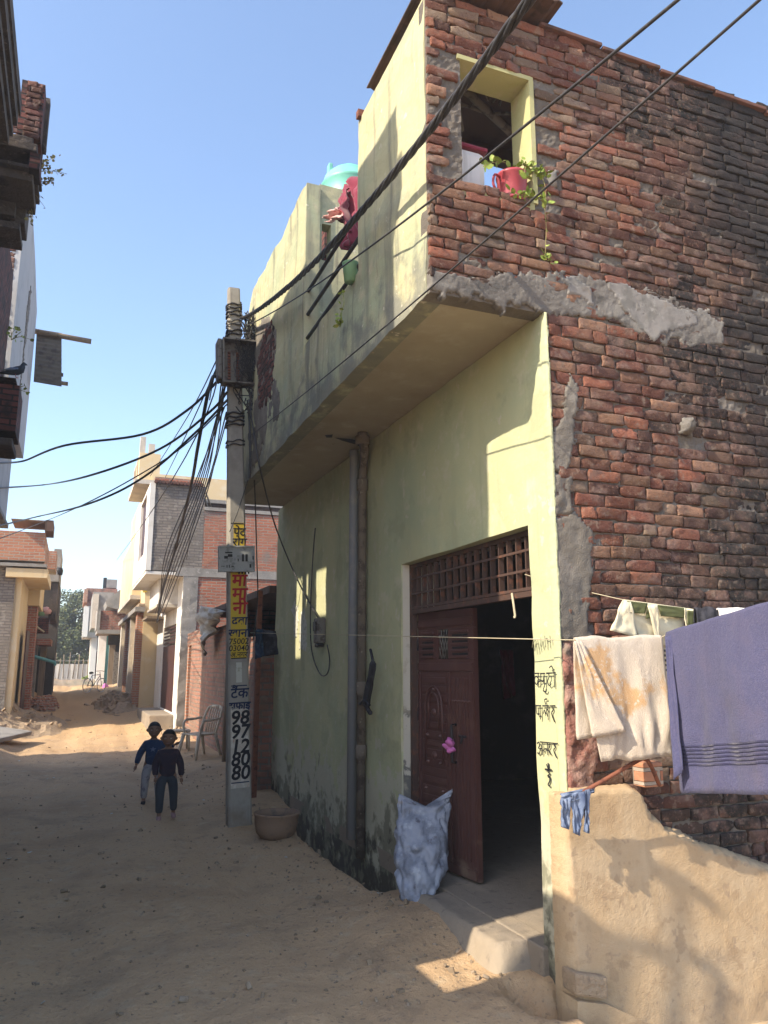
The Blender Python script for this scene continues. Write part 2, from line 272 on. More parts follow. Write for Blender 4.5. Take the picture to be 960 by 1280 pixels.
M['coping'] = mat('red_stone_coping', (.13, .065, .05), .9, [('noise', 7, (.07, .045, .04), .5, .65)], [(30, .5, .006)])
M['wood'] = mat('grey_wood', (.22, .17, .12), .9, [('streak', 20, (.12, .09, .065), .5, .65)])
M['dark_door'] = mat('dark_maroon_door', (.055, .022, .02), .5)
M['plastic_sheet'] = mat('dusty_plastic_sheet', (.33, .32, .29), .6, [('noise', 6, (.22, .2, .18), .45, .65)], [(14, .8, .03)])
BR = dict(l=[(3, (.16, .10, .075), .52, .7), (9, (.36, .25, .19), .58, .72)])
M['brick_red'] = brickmat('red_brickwork', (.36, .13, .08), (.28, .095, .06), (.30, .25, .21), layers=BR['l'])
M['brick_orange'] = brickmat('orange_brickwork', (.42, .20, .12), (.36, .15, .09), (.36, .31, .26), layers=[(2, (.28, .2, .15), .55, .75)])
M['brick_shed'] = brickmat('coarse_dusty_brickwork', (.34, .16, .11), (.26, .12, .085), (.20, .165, .14), course=.085, length=.22, mort=.014, layers=[(2.2, (.22, .15, .11), .45, .7), (8, (.30, .24, .19), .55, .7), (1.2, (.12, .08, .065), .55, .75)])
M['brick_grey'] = brickmat('cement_washed_brickwork', (.23, .20, .175), (.19, .165, .15), (.13, .12, .11), layers=[(2, (.17, .15, .13), .5, .7), (7, (.28, .26, .23), .55, .7)])
M['brick_dark'] = brickmat('sooty_brickwork', (.15, .055, .045), (.09, .038, .032), (.035, .028, .026), layers=[(4, (.04, .028, .025), .5, .65)])
M['brick_half'] = brickmat('half_washed_brickwork', (.38, .14, .085), (.30, .105, .065), (.28, .24, .2), layers=[(1.1, (.22, .18, .155), .56, .64), (5, (.30, .15, .10), .5, .7)])
# ---------------------------------------------------------------- surface builders
def panel(name, m, parent, O, U, V, N, ul, vl, holes=(), thick=.15, cell=.12, amp=.006, top=None, fr=2.2, edge=0.):
    O, U, V, N = Vector(O), Vector(U), Vector(V), Vector(N)
    def lines(l, es):
        k = max(1, int(round(l/cell))); a = [l*i/k for i in range(k+1)]
        for e in es:
            a = [q for q in a if abs(q-e) > cell*.35 or q in (0, l)]+[e]
        return sorted(set(round(q, 5) for q in a if -1e-6 <= q <= l+1e-6))
    us = lines(ul, [h[0] for h in holes]+[h[1] for h in holes]); vs = lines(vl, [h[2] for h in holes]+[h[3] for h in holes])
    nu, nv = len(us), len(vs)
    def keep(i, j):
        if i < 0 or j < 0 or i >= nu-1 or j >= nv-1: return False
        a, b = (us[i]+us[i+1])/2, (vs[j]+vs[j+1])/2
        return not any(h[0] < a < h[1] and h[2] < b < h[3] for h in holes)
    mb = MB(); pts = []
    for j, b in enumerate(vs):
        for i, a in enumerate(us):
            bb = b*(top(a)/vl) if top else b
            p = O+U*a+V*bb; d = amp*fbm(p.x*fr+p.y*fr, p.z*fr, 3.1)*2
            e = 0
            if edge and (i in (0, nu-1) or j in (0, nv-1)): e = edge*fbm(p.x*9, p.z*9+p.y*9, 1)
            pts.append(p+N*d+(U+V)*e)
    back = [O+U*a+V*(b*(top(a)/vl) if top else b)-N*thick for b in vs for a in us]
    n = len(pts); fs = []
    for j in range(nv-1):
        for i in range(nu-1):
            if not keep(i, j): continue
            q = (j*nu+i, j*nu+i+1, (j+1)*nu+i+1, (j+1)*nu+i); fs.append(q); fs.append(tuple(n+k for k in reversed(q)))
            for (di, dj, a, b) in ((-1, 0, 3, 0), (1, 0, 1, 2), (0, -1, 0, 1), (0, 1, 2, 3)):
                if not keep(i+di, j+dj): fs.append((q[a], q[b], n+q[b], n+q[a]))
    mb.add(pts+back, fs)
    return mb.build(name, m, parent)
def inpoly(x, y, pl):
    c = False; n = len(pl)
    for i in range(n):
        x1, y1 = pl[i]; x2, y2 = pl[(i+1) % n]
        if (y1 > y) != (y2 > y) and x < (x2-x1)*(y-y1)/(y2-y1)+x1: c = not c
    return c
def patch(name, m, parent, O, U, V, N, pl, h=.02, cell=.03, amp=.008, rag=.04, fr=9, seed=0., skirt=.05, clip=-99, batter=0.):
    """rough plaster smear with a ragged outline pl (in U,V metres) standing h proud of the wall"""
    O, U, V, N = Vector(O), Vector(U), Vector(V), Vector(N)
    x0 = min(p[0] for p in pl)-rag; x1 = max(p[0] for p in pl)+rag; y0 = min(p[1] for p in pl)-rag; y1 = max(p[1] for p in pl)+rag
    nx = int((x1-x0)/cell)+1; ny = int((y1-y0)/cell)+1; mb = MB(); idx = {}; vs = []; fs = []
    K = set()
    for j in range(ny):
        for i in range(nx):
            a = x0+(i+.5)*cell; b = y0+(j+.5)*cell
            if a > clip and inpoly(a+rag*(1.0*fbm(a*7, b*7, seed)+.22*fbm(a*30, b*30, seed)), b+rag*(1.0*fbm(a*7+9, b*7, seed+5)+.22*fbm(a*30+5, b*30, seed)), pl): K.add((i, j))
    def vid(i, j, bk):
        k = (i, j, bk)
        if k not in idx:
            a = x0+i*cell; b = y0+j*cell
            inner = all((i-di, j-dj) in K for di in (0, 1) for dj in (0, 1))
            a2 = a+cell*.3*fbm(a*30, b*30, 2); b2 = b+cell*.3*fbm(a*30, b*30, 8)
            d = (h+amp*2*fbm(a*fr, b*fr, seed)+amp*.6*fbm(a*fr*4, b*fr*4, seed)) if inner else h*.35
            idx[k] = len(vs); vs.append(O+U*a2+V*b2+N*(-skirt if bk else d+batter*max(0, 1-b)))
        return idx[k]
    for (i, j) in K:
        fs.append((vid(i, j, 0), vid(i+1, j, 0), vid(i+1, j+1, 0), vid(i, j+1, 0)))
        for (di, dj, a, b) in ((-1, 0, (0, 1), (0, 0)), (1, 0, (1, 0), (1, 1)), (0, -1, (0, 0), (1, 0)), (0, 1, (1, 1), (0, 1))):
            if (i+di, j+dj) not in K:
                fs.append((vid(i+a[0], j+a[1], 0), vid(i+b[0], j+b[1], 0), vid(i+b[0], j+b[1], 1), vid(i+a[0], j+a[1], 1)))
    mb.add(vs, fs, True)
    return mb.build(name, m, parent)
def bricks(name, m, parent, O, U, V, N, ul, vl, course=.069, length=.215, skip=None, tones=None, soot_shade=None, proud=.006):
    """real bricks, each a worn rounded block of its own shape and colour, in one mesh"""
    O, U, V, N = Vector(O), Vector(U), Vector(V), Vector(N); mb = MB()
    ss = (0, .0, .03, .22, .42, .6, .8, .97, 1, 1); tt = (0, .0, .08, .36, .66, .92, 1, 1); nk = int(vl/course); rnd = random.Random(3); NS, NT = len(ss), len(tt)
    for k in range(nk+1):
        a = -rnd.random()*length; b0 = k*course
        while a < ul:
            L_ = length*rnd.choice((1, 1, 1, .97, 1.04, .5, .9, 1.1)); g = rnd.uniform(.005, .010)
            a0, a1 = max(a, 0), min(a+L_, ul); a += L_
            if a1-a0 < .03: continue
            b1 = b0+course-rnd.uniform(.005, .010)
            ca, cb = (a0+a1)/2, (b0+b1)/2
            if cb > vl: continue
            if skip and skip(ca, cb, a0, a1): continue
            dpt = proud+rnd.gauss(0, .0035); tl = rnd.gauss(0, .004); tz = rnd.gauss(0, .003); sag = .008*fbm(ca*1.3, cb*1.3, 4)*2
            if rnd.random() < .025: dpt -= .014
            col = rnd.choice(tones); q = rnd.uniform(.36, .95); col = [c*q for c in col]
            if soot_shade:
                s_ = soot_shade(ca, cb); col = [c*(1-s_)+.016*s_ for c in col]
            mb.col = (*col, 1); vs = []; sd = rnd.random()*99; chip = [rnd.random() < .22 for _ in range(4)]
            for j, t in enumerate(tt):
                for i, s in enumerate(ss):
                    bd = i in (0, NS-1) or j in (0, NT-1); x = a0+(a1-a0-g)*s; z = b0+(b1-b0)*t
                    e = min(s, 1-s)*(a1-a0)/.03; ez = min(t, 1-t)*(b1-b0)/.02
                    wx = .006*fbm(x*35+sd, z*60, sd); wz = .0045*fbm(x*22, z*50+sd, sd+7); d = dpt+tl*(s-.5)*2+tz*(t-.5)*2+.006*fbm(x*20, z*36, sd)+.004*fbm(x*70, z*90, sd)
                    ci = (0 if s < .5 else 1)+(0 if t < .5 else 2)
                    if chip[ci] and (s < .1 or s > .9) and (t < .2 or t > .8): d -= .010; wx += (.5-s)*.016; wz += (.5-t)*.012
                    if i in (1, NS-2) or j in (1, NT-2): d -= .0025+.004*abs(fbm(x*40, z*40, sd+3))
                    if bd: d = -.02
                    vs.append(O+U*(x+wx)+V*(z+sag+wz)+N*d)
            fs = [(j*NS+i, j*NS+i+1, (j+1)*NS+i+1, (j+1)*NS+i) for j in range(NT-1) for i in range(NS-1)]
            mb.add(vs, fs, True); nf_ = len(fs); mb.sm[-nf_:] = [0 < q_//(NS-1) < NT-2 and 0 < q_ % (NS-1) < NS-2 for q_ in range(nf_)]
    mb.col = (1, 1, 1, 1)
    return mb.build(name, m, parent, colors=True)
X3, Y3, Z3 = Vector((1, 0, 0)), Vector((0, 1, 0)), Vector((0, 0, 1))
def text_mesh(name, body, m, parent, O, U, V, N, size, depth=.003, shear=0., bold=0.):
    c = bpy.data.curves.new('lettering', 'FONT'); c.body = body; c.size = size; c.shear = shear; c.offset = bold; c.align_x = 'CENTER'; c.resolution_u = 3
    o = bpy.data.objects.new('lettering', c); COL.objects.link(o); bpy.context.view_layer.update()
    me = bpy.data.meshes.new_from_object(o.evaluated_get(bpy.context.evaluated_depsgraph_get())); bpy.data.objects.remove(o); bpy.data.curves.remove(c)
    O, U, V, N = Vector(O), Vector(U), Vector(V), Vector(N); vs = [O+U*v.co.x+V*v.co.y+N*depth for v in me.vertices]; fs = [tuple(p.vertices) for p in me.polygons]
    bpy.data.meshes.remove(me); mb = MB(); mb.add(vs, fs); return mb.build(name, m, parent)
def strokes(name, m, parent, O, U, V, N, lines, wd, sz):
    """hand-brushed strokes: polylines in letter units, drawn as flat ribbons on the wall"""
    O, U, V, N = Vector(O), Vector(U), Vector(V), Vector(N); mb = MB()
    for li, ln in enumerate(lines):
        if len(ln) > 2:
            q = []
            for i in range(len(ln)-1):
                p0 = ln[max(i-1, 0)]; p1 = ln[i]; p2 = ln[i+1]; p3 = ln[min(i+2, len(ln)-1)]
                for t in (0, .33, .66):
                    q.append(tuple(.5*((2*p1[k])+(-p0[k]+p2[k])*t+(2*p0[k]-5*p1[k]+4*p2[k]-p3[k])*t*t+(-p0[k]+3*p1[k]-3*p2[k]+p3[k])*t**3) for k in (0, 1)))
            q.append(ln[-1]); ln = q
        vs = []; n = len(ln)
        for i, p in enumerate(ln):
            a = ln[max(i-1, 0)]; b = ln[min(i+1, n-1)]; dx, dy = b[0]-a[0], b[1]-a[1]; l = math.hypot(dx, dy) or 1
            w_ = wd*(.75+.35*fbm(p[0]*3, p[1]*3, li)) / sz
            for s in (-1, 1): vs.append(O+U*((p[0]-dy/l*w_*s)*sz)+V*((p[1]+dx/l*w_*s)*sz)+N*.004)
        mb.add(vs, [(2*i, 2*i+1, 2*i+3, 2*i+2) for i in range(n-1)])
    return mb.build(name, m, parent)
# ---------------------------------------------------------------- ground
FX = 2.5      # plane of the green facade
JX = 1.74     # plane of its jettied upper storey
SY = 3.69     # plane of the brick side wall
def sm(a, b, x):
    t = min(1, max(0, (x-a)/(b-a))); return t*t*(3-2*t)
def gh(x, y):
    h = .045*fbm(x*.55, y*.35, 1)+.018*fbm(x*2.1, y*1.7, 2)+.010*fbm(x*8, y*7, 3)
    for c, wd in ((-.1, .22), (1.25, .2)):     # faint wheel ruts
        h -= .035*math.exp(-((x-c-.15*math.sin(y*.35))/wd)**2)
    h *= sm(0, 2, y)*.9+.1
    # drain gap beside the facade
    h -= .34*sm(2.17, 2.25, x+.05*fbm(y*2, 0, 4))*sm(5.75, 5.95, y)*(1-sm(8.9, 9.3, y))*(1-sm(2.48, 2.6, x))
    h += .05*sm(1.7, 2.2, x)*(1-sm(2.2, 2.3, x))*sm(5.3, 6, y)*(1-sm(8, 9, y))
    h += .06*sm(1.6, 2.3, x)*sm(9.3, 10, y)*(1-sm(19, 21, y))
    # hump in front of the doorway, gully next to the plinth
    h += .10*sm(1.6, 2.45, x)*sm(4.3, 4.7, y)*(1-sm(5.2, 5.85, y))
    h -= .5*sm(2.35, 2.55, x)*(1-sm(3.6, 3.9, y))*(1-sm(8, 12, x))
    h -= .42*math.exp(-(((x-2.30)/.10)**2+((y-3.72)/.20)**2)**2)
    # earth bank on the left and along the lane
    h += .55*sm(-.75, -1.9, x)*sm(13, 17, y)*(1-sm(30, 40, y))*(.8+.5*fbm(x, y*.4, 6))
    h += .16*sm(1.6, 2.5, x)*sm(19, 24, y)*(1-sm(50, 60, y))
    h += .62*sm(20, 34, y)+.22*sm(34, 60, y)
    h += .25*fbm(x*.5, y*.12, 9)*sm(20, 32, y)*(1-sm(70, 90, y))
    return h
gx = [-900, -300, -100, -40, -15, -8]+[-5+.11*i for i in range(28)]+[-1.9+.045*i for i in range(104)]+[2.8, 3, 3.5, 4.5, 7, 15, 40, 100, 300, 900]
gy = [-300, -60, -15, -4, 0, 1.5, 2.5]; yy = 3.0
while yy < 90: gy.append(yy); yy += .042*max(1, (yy/3.8)**1.25)
gy += [120, 180, 300, 600, 1500, 3000]
g = MB(); g.add([(x, y, gh(x, y) if -6 < x < 6 and y < 100 else -.02) for y in gy for x in gx], [(j*len(gx)+i, j*len(gx)+i+1, (j+1)*len(gx)+i+1, (j+1)*len(gx)+i) for j in range(len(gy)-1) for i in range(len(gx)-1)], True)
tag(g.build('ground', M['dirt']), kind='structure')
# ---------------------------------------------------------------- the green house
H = empty('green_house', (FX, SY, 0), 'green plastered house with jettied upper storey and bare brick side wall', 'house')
DY0, DY1, DZ0, DZ1 = 3.95, 5.93, .14, 2.48
ST = 3.76
panel('front_wall', M['green'], H, (FX, SY+.04, -.3), Y3, Z3, -X3, 10.25-SY, ST+.3-.004, [(DY0-SY-.04, DY1-SY-.04, DZ0+.3, DZ1+.3)], .14, .09, .006)
# white painted jamb lining left of the door, flush behind the wall face
MB().box((FX+.14, DY1-.0, DZ0), (FX+.3, DY1+.12, DZ1)).build('wall_core', M['white_jamb'], H)
jm = MB(); jm.box((FX+.012, DY1-.008, DZ0), (FX+.139, DY1-.0005, DZ1-.002)); jm.build('door_jamb', M['white_jamb'], H)
MB().box((FX+.14, DY0-.13, DZ0), (FX+.3, DY0-.02, DZ1)).build('wall_core', M['yellow'], H)
MB().box((FX+.141, DY0-.2, DZ1), (FX+.31, DY1+.2, ST-.2)).build('lintel', M['cement'], H)
# dark room behind
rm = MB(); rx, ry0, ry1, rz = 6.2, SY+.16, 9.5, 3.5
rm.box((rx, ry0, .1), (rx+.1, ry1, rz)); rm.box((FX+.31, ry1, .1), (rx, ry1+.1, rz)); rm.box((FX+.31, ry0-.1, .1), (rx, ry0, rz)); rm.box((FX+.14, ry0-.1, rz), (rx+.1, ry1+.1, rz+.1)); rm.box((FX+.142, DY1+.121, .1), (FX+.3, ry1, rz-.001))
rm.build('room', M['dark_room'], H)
MB().box((FX+.0, DY0-.02, .02), (rx, ry1, DZ0+.015)).build('floor', M['concrete_step'], H)
# rough concrete apron under the door
ap = MB(); nx_, ny_ = 16, 30
for j in range(ny_+1):
    for i in range(nx_+1):
        x = 2.22+(FX+.06-2.22)*i/nx_; y = 4.02+(5.6-4.02)*j/ny_
        z = gh(x, y)-.03+(DZ0+.0-gh(x, y)+.04)*sm(-.05, .22, i/nx_)*(0 if j == 0 else 1)*(1-sm(.6, 1, j/ny_))
        ap.v.append(Vector((x+.03*fbm(y*3, x*3, 2)*(i < nx_-2), y, z+.012*fbm(x*9, y*9, 5)))); ap.c.append((1, 1, 1, 1))
ap.f = [(j*(nx_+1)+i, j*(nx_+1)+i+1, (j+1)*(nx_+1)+i+1, (j+1)*(nx_+1)+i) for j in range(ny_) for i in range(nx_)]; ap.sm = [True]*len(ap.f)
ap.build('door_step', M['concrete_step'], H)
MB().box((FX-.035, DY0-.04, -.3), (FX+.1, DY1+.0, DZ0+.018), bev=.01).build('threshold', M['concrete_step'], H)
# slab of the jetty
sl = MB(); n = 40
for i in range(n+1):
    y = SY+.02+(10.0-SY)*i/n; e = .012*fbm(y*3, 1, 1)
    sl.v += [Vector((JX+.012+e, y, ST-.012+.006*fbm(y*5, 2, 2))), Vector((FX+.02, y, ST)), Vector((FX+.02, y, ST+.12)), Vector((JX+.012, y, ST+.12))]
sl.c = [(1, 1, 1, 1)]*len(sl.v)
for i in range(n): b = i*4; sl.f += [(b, b+1, b+5, b+4), (b+1, b+2, b+6, b+5), (b+2, b+3, b+7, b+6), (b+3, b, b+4, b+7)]
sl.f += [(0, 1, 2, 3), (n*4, n*4+3, n*4+2, n*4+1)]; sl.sm = [False]*len(sl.f)
sl.build('balcony_soffit', M['soffit'], H)
# holes where the pipes pass the soffit
MB().add([P(u, v, Z=ST-.016) for u, v in ((418, 547), (440, 549), (455, 552), (446, 556), (428, 551))], [(0, 1, 2, 3, 4)]).build('soffit_break', M['black'], H)
MB().add([P(u, v, Z=ST-.016) for u, v in ((406, 544), (416, 543), (415, 547), (408, 547))], [(0, 1, 2, 3)]).build('soffit_break', M['black'], H)
# upper storey, street side: tall strip, parapet, tall wall, stepped end
def top_a(a): return 2.02-.035*a
panel('upper_wall', M['green_top'], H, (JX, SY+.04, ST-.015), Y3, Z3, -X3, 4.88-SY, 2.0, (), .13, .07, .008, top=top_a, edge=.006)
panel('parapet', M['green_top'], H, (JX, 4.88, ST-.015), Y3, Z3, -X3, 6.4-4.88, .74, (), .13, .07, .008)
def top_b(a): return 2.37+.02*a+.05*fbm(a*1.5, 0, 0) if a < 2.4 else 2.42-1.1*sm(2.4, 3.3, a)
panel('upper_wall', M['green_top'], H, (JX, 6.4, ST-.015), Y3, Z3, -X3, 10.02-6.4, 2.4, (), .13, .07, .01, top=top_b)
# return wall of the recess, facing the camera, with a slot
panel('return_wall', M['green_top'], H, (JX+.132, 6.4, ST+.1), X3, Z3, -Y3, 1.0, 2.3, [(.03, .12, 1.52, 1.9)], .14, .07, .006)
MB().box((JX-.004, 6.36, ST+.6), (JX+.13, 6.398, 6.12)).build('pier', M['green_top'], H)
MB().box((JX+.4, 7.1, ST+1.3), (JX+1.1, 7.3, 6.2)).build('inner_wall', M['brick_dark'], H)
pch = patch('bare_brick_patch', M['brick_dark'], H, (JX, 7.45, 4.35), Y3, Z3, -X3, [(0, .35), (.18, .0), (.75, .1), (.9, .75), (.6, 1.0), (.1, .95)], .012, .035, .01, .05, 12, 2.)
patch('plaster_repair', M['grey_render'], H, (JX, 7.2, 4.1), Y3, Z3, -X3, [(0, .0), (1.35, -.28), (1.6, .2), (1.4, .9), (1.3, 1.5), (.7, 1.35), (.25, 1.0), (.2, .4)], .006, .035, .003, .06, 6, 6.)
# brick side wall
tones = [(.24, .095, .062), (.20, .076, .052), (.28, .115, .072), (.17, .066, .046), (.24, .13, .088), (.31, .175, .115), (.23, .165, .12), (.14, .068, .052), (.27, .105, .068)]
WX0, WZ0, WZ1 = 1.98-.24, ST, 5.7
winU0, winU1, winZ0, winZ1 = 1.965, 2.47, 4.46, 5.35
def soot_shade(x, z):
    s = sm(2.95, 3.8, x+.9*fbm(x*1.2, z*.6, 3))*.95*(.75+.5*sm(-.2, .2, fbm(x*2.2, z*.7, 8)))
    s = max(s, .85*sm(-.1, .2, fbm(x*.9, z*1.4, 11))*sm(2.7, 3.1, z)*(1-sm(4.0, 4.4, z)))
    s = max(s, .7*(1-sm(.7, 1.3, z)))  # lowest bricks darkened: the towels' shade put into the tint
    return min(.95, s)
def hole_at(x, z, pts=((2.86, 5.33), (3.02, 4.33), (2.99, 4.20), (3.95, 5.0), (3.62, 3.02), (4.4, 4.2), (3.95, 3.35), (3.3, 4.78))):
    return any(abs(x-a) < .075 and abs(z-b) < .036 for a, b in pts)
def skip_up(ca, cb, a0, a1):
    x, z = ca+JX, cb+ST; x0, x1 = a0+JX, a1+JX
    return (winU0+.0 < x1 and x0 < winU1+.0 and winZ0 < z < winZ1) or hole_at(x, z) or (x < 2.5 and z < 3.84)
def up_top(x): return WZ1+.09-.035*(x-JX)
bricks('brick_wall', M['brick'], H, (JX, SY, ST), X3, Z3, -Y3, 3.9, up_top(3)-ST, course=.067, skip=lambda ca, cb, a0, a1: skip_up(ca, cb, a0, a1), tones=tones, soot_shade=lambda a, b: soot_shade(a+JX, b+ST))
def skip_lo(ca, cb, a0, a1): return hole_at(ca+FX, cb-.1)
bricks('brick_wall', M['brick'], H, (FX+.02, SY, -.1), X3, Z3, -Y3, 3.3, ST+.1, course=.074, skip=skip_lo, tones=tones, soot_shade=lambda a, b: soot_shade(a+FX, b-.1))
panel('mortar_bed', M['mortar'], H, (JX+.005, SY+.010, ST-.02), X3, Z3, -Y3, 3.85, 2.0, [(winU0-JX, winU1-JX, winZ0-ST, winZ1-ST+.02)], .115, .022, .005, fr=30)
panel('mortar_bed', M['mortar'], H, (FX+.03, SY+.010, -.3), X3, Z3, -Y3, 3.3, ST+.27, (), .1, .022, .005, fr=30)
# plastered window lining
wf = MB(); a, b, c, d = winU0, winU1, winZ0, winZ1
wf.box((b-.012, SY-.004, c+.005), (b+.02, SY+.22, d-.012)); wf.box((a-.02, SY-.002, d-.011), (b+.02, SY+.22, d+.02)); wf.box((a-.02, SY+.03, c), (a+.004, SY+.22, d-.012)); wf.box((a, SY+.005, c-.05), (b, SY+.22, c+.004))
wf.build('window_lining', M['yellow'], H)
# coping on the parapet and the overhanging sheet
cp = MB()
for i in range(7):
    x0 = 2.55+i*.49; z = up_top(x0)+.01-i*.003
    cp.box((x0, SY-.035, z-.012), (x0+.485, SY+.16, z+.014), bev=.005)
cp.build('coping', M['coping'], H)
sh = MB(); k = 28
for s_, dz in ((0, 0), (1, -.012)):
    for j in range(2):
        for i in range(k+1):
            x = 1.72+.92*i/k; y = (3.50, 4.7)[j]; sh.v.append(Vector((x, y+(-.0 if j else .09*(i/k-.6)), 5.85+.012*math.sin(i*1.9)+dz)))
    b = s_*2*(k+1); sh.f += [(b+i, b+i+1, b+k+2+i, b+k+1+i) for i in range(k)]
sh.f += [(i, i+1, 2*(k+1)+i+1, 2*(k+1)+i) for i in range(k)]+[(0, k+1, 3*(k+1), 2*(k+1)), (k, 2*k+1, 4*k+3, 3*k+2)]
sh.c = [(1, 1, 1, 1)]*len(sh.v); sh.sm = [False]*len(sh.f); sh.build('roof_sheet', M['dark_sheet'], H)
rf = MB(); rf.box((JX+.14, SY+.125, 5.62), (5.6, 4.74, 5.68)); rf.box((JX+.14, 4.66, 5.5), (5.6, 4.74, 5.619)); rf.box((2.6, SY+.13, ST+.13), (2.7, 9.9, 4.4)); rf.build('verandah_roof', M['asbestos'], H)
rt = MB(); rt.tube([(1.95, SY+.3, 5.55), (2.9, 4.5, 5.58)], .03); rt.tube([(2.0, SY+.2, 5.57), (2.35, 4.4, 5.45)], .014); rt.tube([(2.05, 4.2, 5.5), (2.5, 4.3, 5.56), (2.8, 4.1, 5.5)], .012); rt.build('roof_pole', M['wood'], H)
tb = MB()
for i in range(9):
    c = Vector((2.1+random.random()*.4, 4.0+random.random()*.3, 5.56+random.random()*.03)); tb.tube([c+Vector((random.uniform(-.13, .13), random.uniform(-.1, .1), random.uniform(-.06, 0))) for _ in range(4)], .009, 5)
tb.build('roof_clutter', M['wood'], H)
MB().box((JX+.14, SY+.13, ST+.121), (5.6, 9.9, ST+.2)).build('upper_floor', M['cement'], H)
# concrete and plaster smears on the side wall
W = dict(U=X3, V=Z3, N=-Y3)
patch('concrete_band', M['concrete'], H, (0, SY, 0), pl=[(JX-.1, 3.74), (2.45, 3.74), (2.5, 3.72), (2.85, 3.81), (3.21, 3.72), (3.4, 3.69), (3.9, 3.75), (3.94, 3.93), (3.6, 4.0), (3.24, 4.04), (2.87, 4.03), (2.63, 4.02), (2.47, 4.0), (2.07, 3.89), (JX-.1, 3.86)], h=.010, cell=.010, amp=.003, rag=.05, fr=12, clip=JX, **W)
patch('pale_smear', M['pale_cement'], H, (0, SY, 0), pl=[(2.96, 4.02), (3.1, 4.05), (3.4, 4.0), (3.68, 3.93), (3.7, 3.86), (3.45, 3.79), (3.32, 3.68), (3.22, 3.71), (3.08, 3.86)], h=.015, cell=.010, amp=.002, rag=.03, fr=6, seed=4., **W)
patch('pale_smear', M['pale_cement'], H, (0, SY, 0), pl=[(2.62, 3.99), (2.68, 3.88), (2.88, 3.83), (2.84, 3.96), (2.76, 4.03)], h=.020, cell=.011, amp=.002, rag=.03, fr=6, seed=9., **W)
patch('pale_smear', M['pale_cement'], H, (0, SY, 0), pl=[(2.56, 4.62), (2.64, 4.6), (2.66, 4.74), (2.58, 4.72)], h=.022, cell=.015, amp=.006, rag=.03, seed=3., **W)
patch('corner_render', M['grey_render'], H, (0, SY, 0), pl=[(FX-.05, 1.77), (2.70, 1.80), (2.75, 2.2), (2.75, 2.44), (2.66, 2.50), (FX-.05, 2.52)], h=.014, cell=.011, amp=.003, rag=.035, fr=14, seed=1., clip=FX, **W)
patch('corner_render', M['grey_render'], H, (0, SY, 0), pl=[(FX-.05, 2.74), (2.60, 2.74), (2.67, 2.9), (2.72, 3.3), (2.64, 3.38), (2.60, 3.1), (2.54, 3.02), (FX-.05, 3.0)], h=.014, cell=.011, amp=.003, rag=.035, fr=14, seed=2., clip=FX, **W)
patch('corner_render', M['grey_render'], H, (0, SY, 0), pl=[(FX-.05, 2.50), (2.62, 2.50), (2.63, 2.74), (FX-.05, 2.75)], h=.014, cell=.016, amp=.008, rag=.03, fr=16, seed=7., clip=FX, **W)
patch('red_plaster', M['red_plaster'], H, (0, SY, 0), pl=[(FX-.05, .98), (2.66, .98), (2.73, 1.2), (2.76, 1.6), (2.70, 1.78), (FX-.05, 1.77)], h=.03, cell=.016, amp=.012, rag=.04, fr=12, seed=5., clip=FX, **W)
patch('brick_lump', M['concrete'], H, (0, SY, 0), pl=[(3.47, 3.1), (3.56, 3.08), (3.57, 3.16), (3.5, 3.19)], h=.07, cell=.015, amp=.02, rag=.02, fr=20, **W)
edge = patch('chipped_edge', M['green'], H, (FX-.006, SY-.008, 0), U=X3, V=Z3, N=-Y3, pl=[(-.0, .5), (.022, .5), (.024, 3.5), (.02, 3.74), (0, 3.74)], h=.010, cell=.006, amp=.002, rag=.005, fr=14, clip=.001)
# sand-plastered plinth at the foot of the side wall
pl = patch('plinth', M['sand_plaster'], H, (0, SY, 0), pl=[(2.38, -.4), (6, -.4), (6, .0), (4.6, .22), (3.86, .50), (3.4, .66), (3.08, .78), (2.98, .88), (2.93, 1.0), (2.66, 1.01), (2.38, .99), (2.38, .3)], h=.10, cell=.02, amp=.0022, rag=.010, fr=3.0, skirt=.02, batter=.06, clip=2.415, **W)
pf = MB(); pf.poly([(2.36, SY-.07, -.6), (2.385, SY-.07, .06), (2.56, SY-.07, .02), (2.80, SY-.07, -.10), (3.1, SY-.07, -.2), (6, SY-.07, -.3), (6, SY-.07, -.6)], (0, -.13, 0)); pf.build('plinth_foot', M['sand_plaster'], H)
bk = MB(); bk.box((2.38, SY-.20, .085), (2.57, SY-.08, .185), bev=.015)
for v in bk.v: v += Vector((.006*fbm(v.x*20, v.z*20), 0, .008*fbm(v.x*30, v.z*30, 4)-(v.x-2.36)*.2))
bk.build('jutting_brick', M['rubble'], H)
pp = MB(); pp.box((2.44, SY-.095, .99), (2.95, SY-.0, 1.0)); 
# ---- door grille, frame, leaf
DX = FX+.09
fr_ = MB()
fr_.box((DX-.02, DY0+.002, DZ0+.015), (DX+.03, DY0+.045, DZ1-.004)); fr_.box((DX-.02, DY1-.055, DZ0+.015), (DX+.03, DY1-.012, DZ1-.004)); fr_.box((DX-.02, DY0+.045, 2.065), (DX+.03, DY1-.055, 2.10)); fr_.box((DX-.018, DY0+.045, DZ1-.035), (DX+.028, DY1-.055, DZ1-.005))
fr_.build('door_frame', M['grille'], H)
gr = MB()
for i in range(1, 17):
    y = DY0+.045+(DY1-.055-DY0-.045)*i/17; gr.box((DX-.022, y-.006, 2.10), (DX+.016, y+.006, DZ1-.035))
for z in (2.225, 2.35): gr.box((DX-.026, DY0+.045, z-.006), (DX-.022, DY1-.055, z+.010))
for z in (2.115,): gr.box((DX-.024, DY0+.045, z-.012), (DX-.022, DY1-.055, z+.008))
gr.build('door_grille', M['grille'], H)
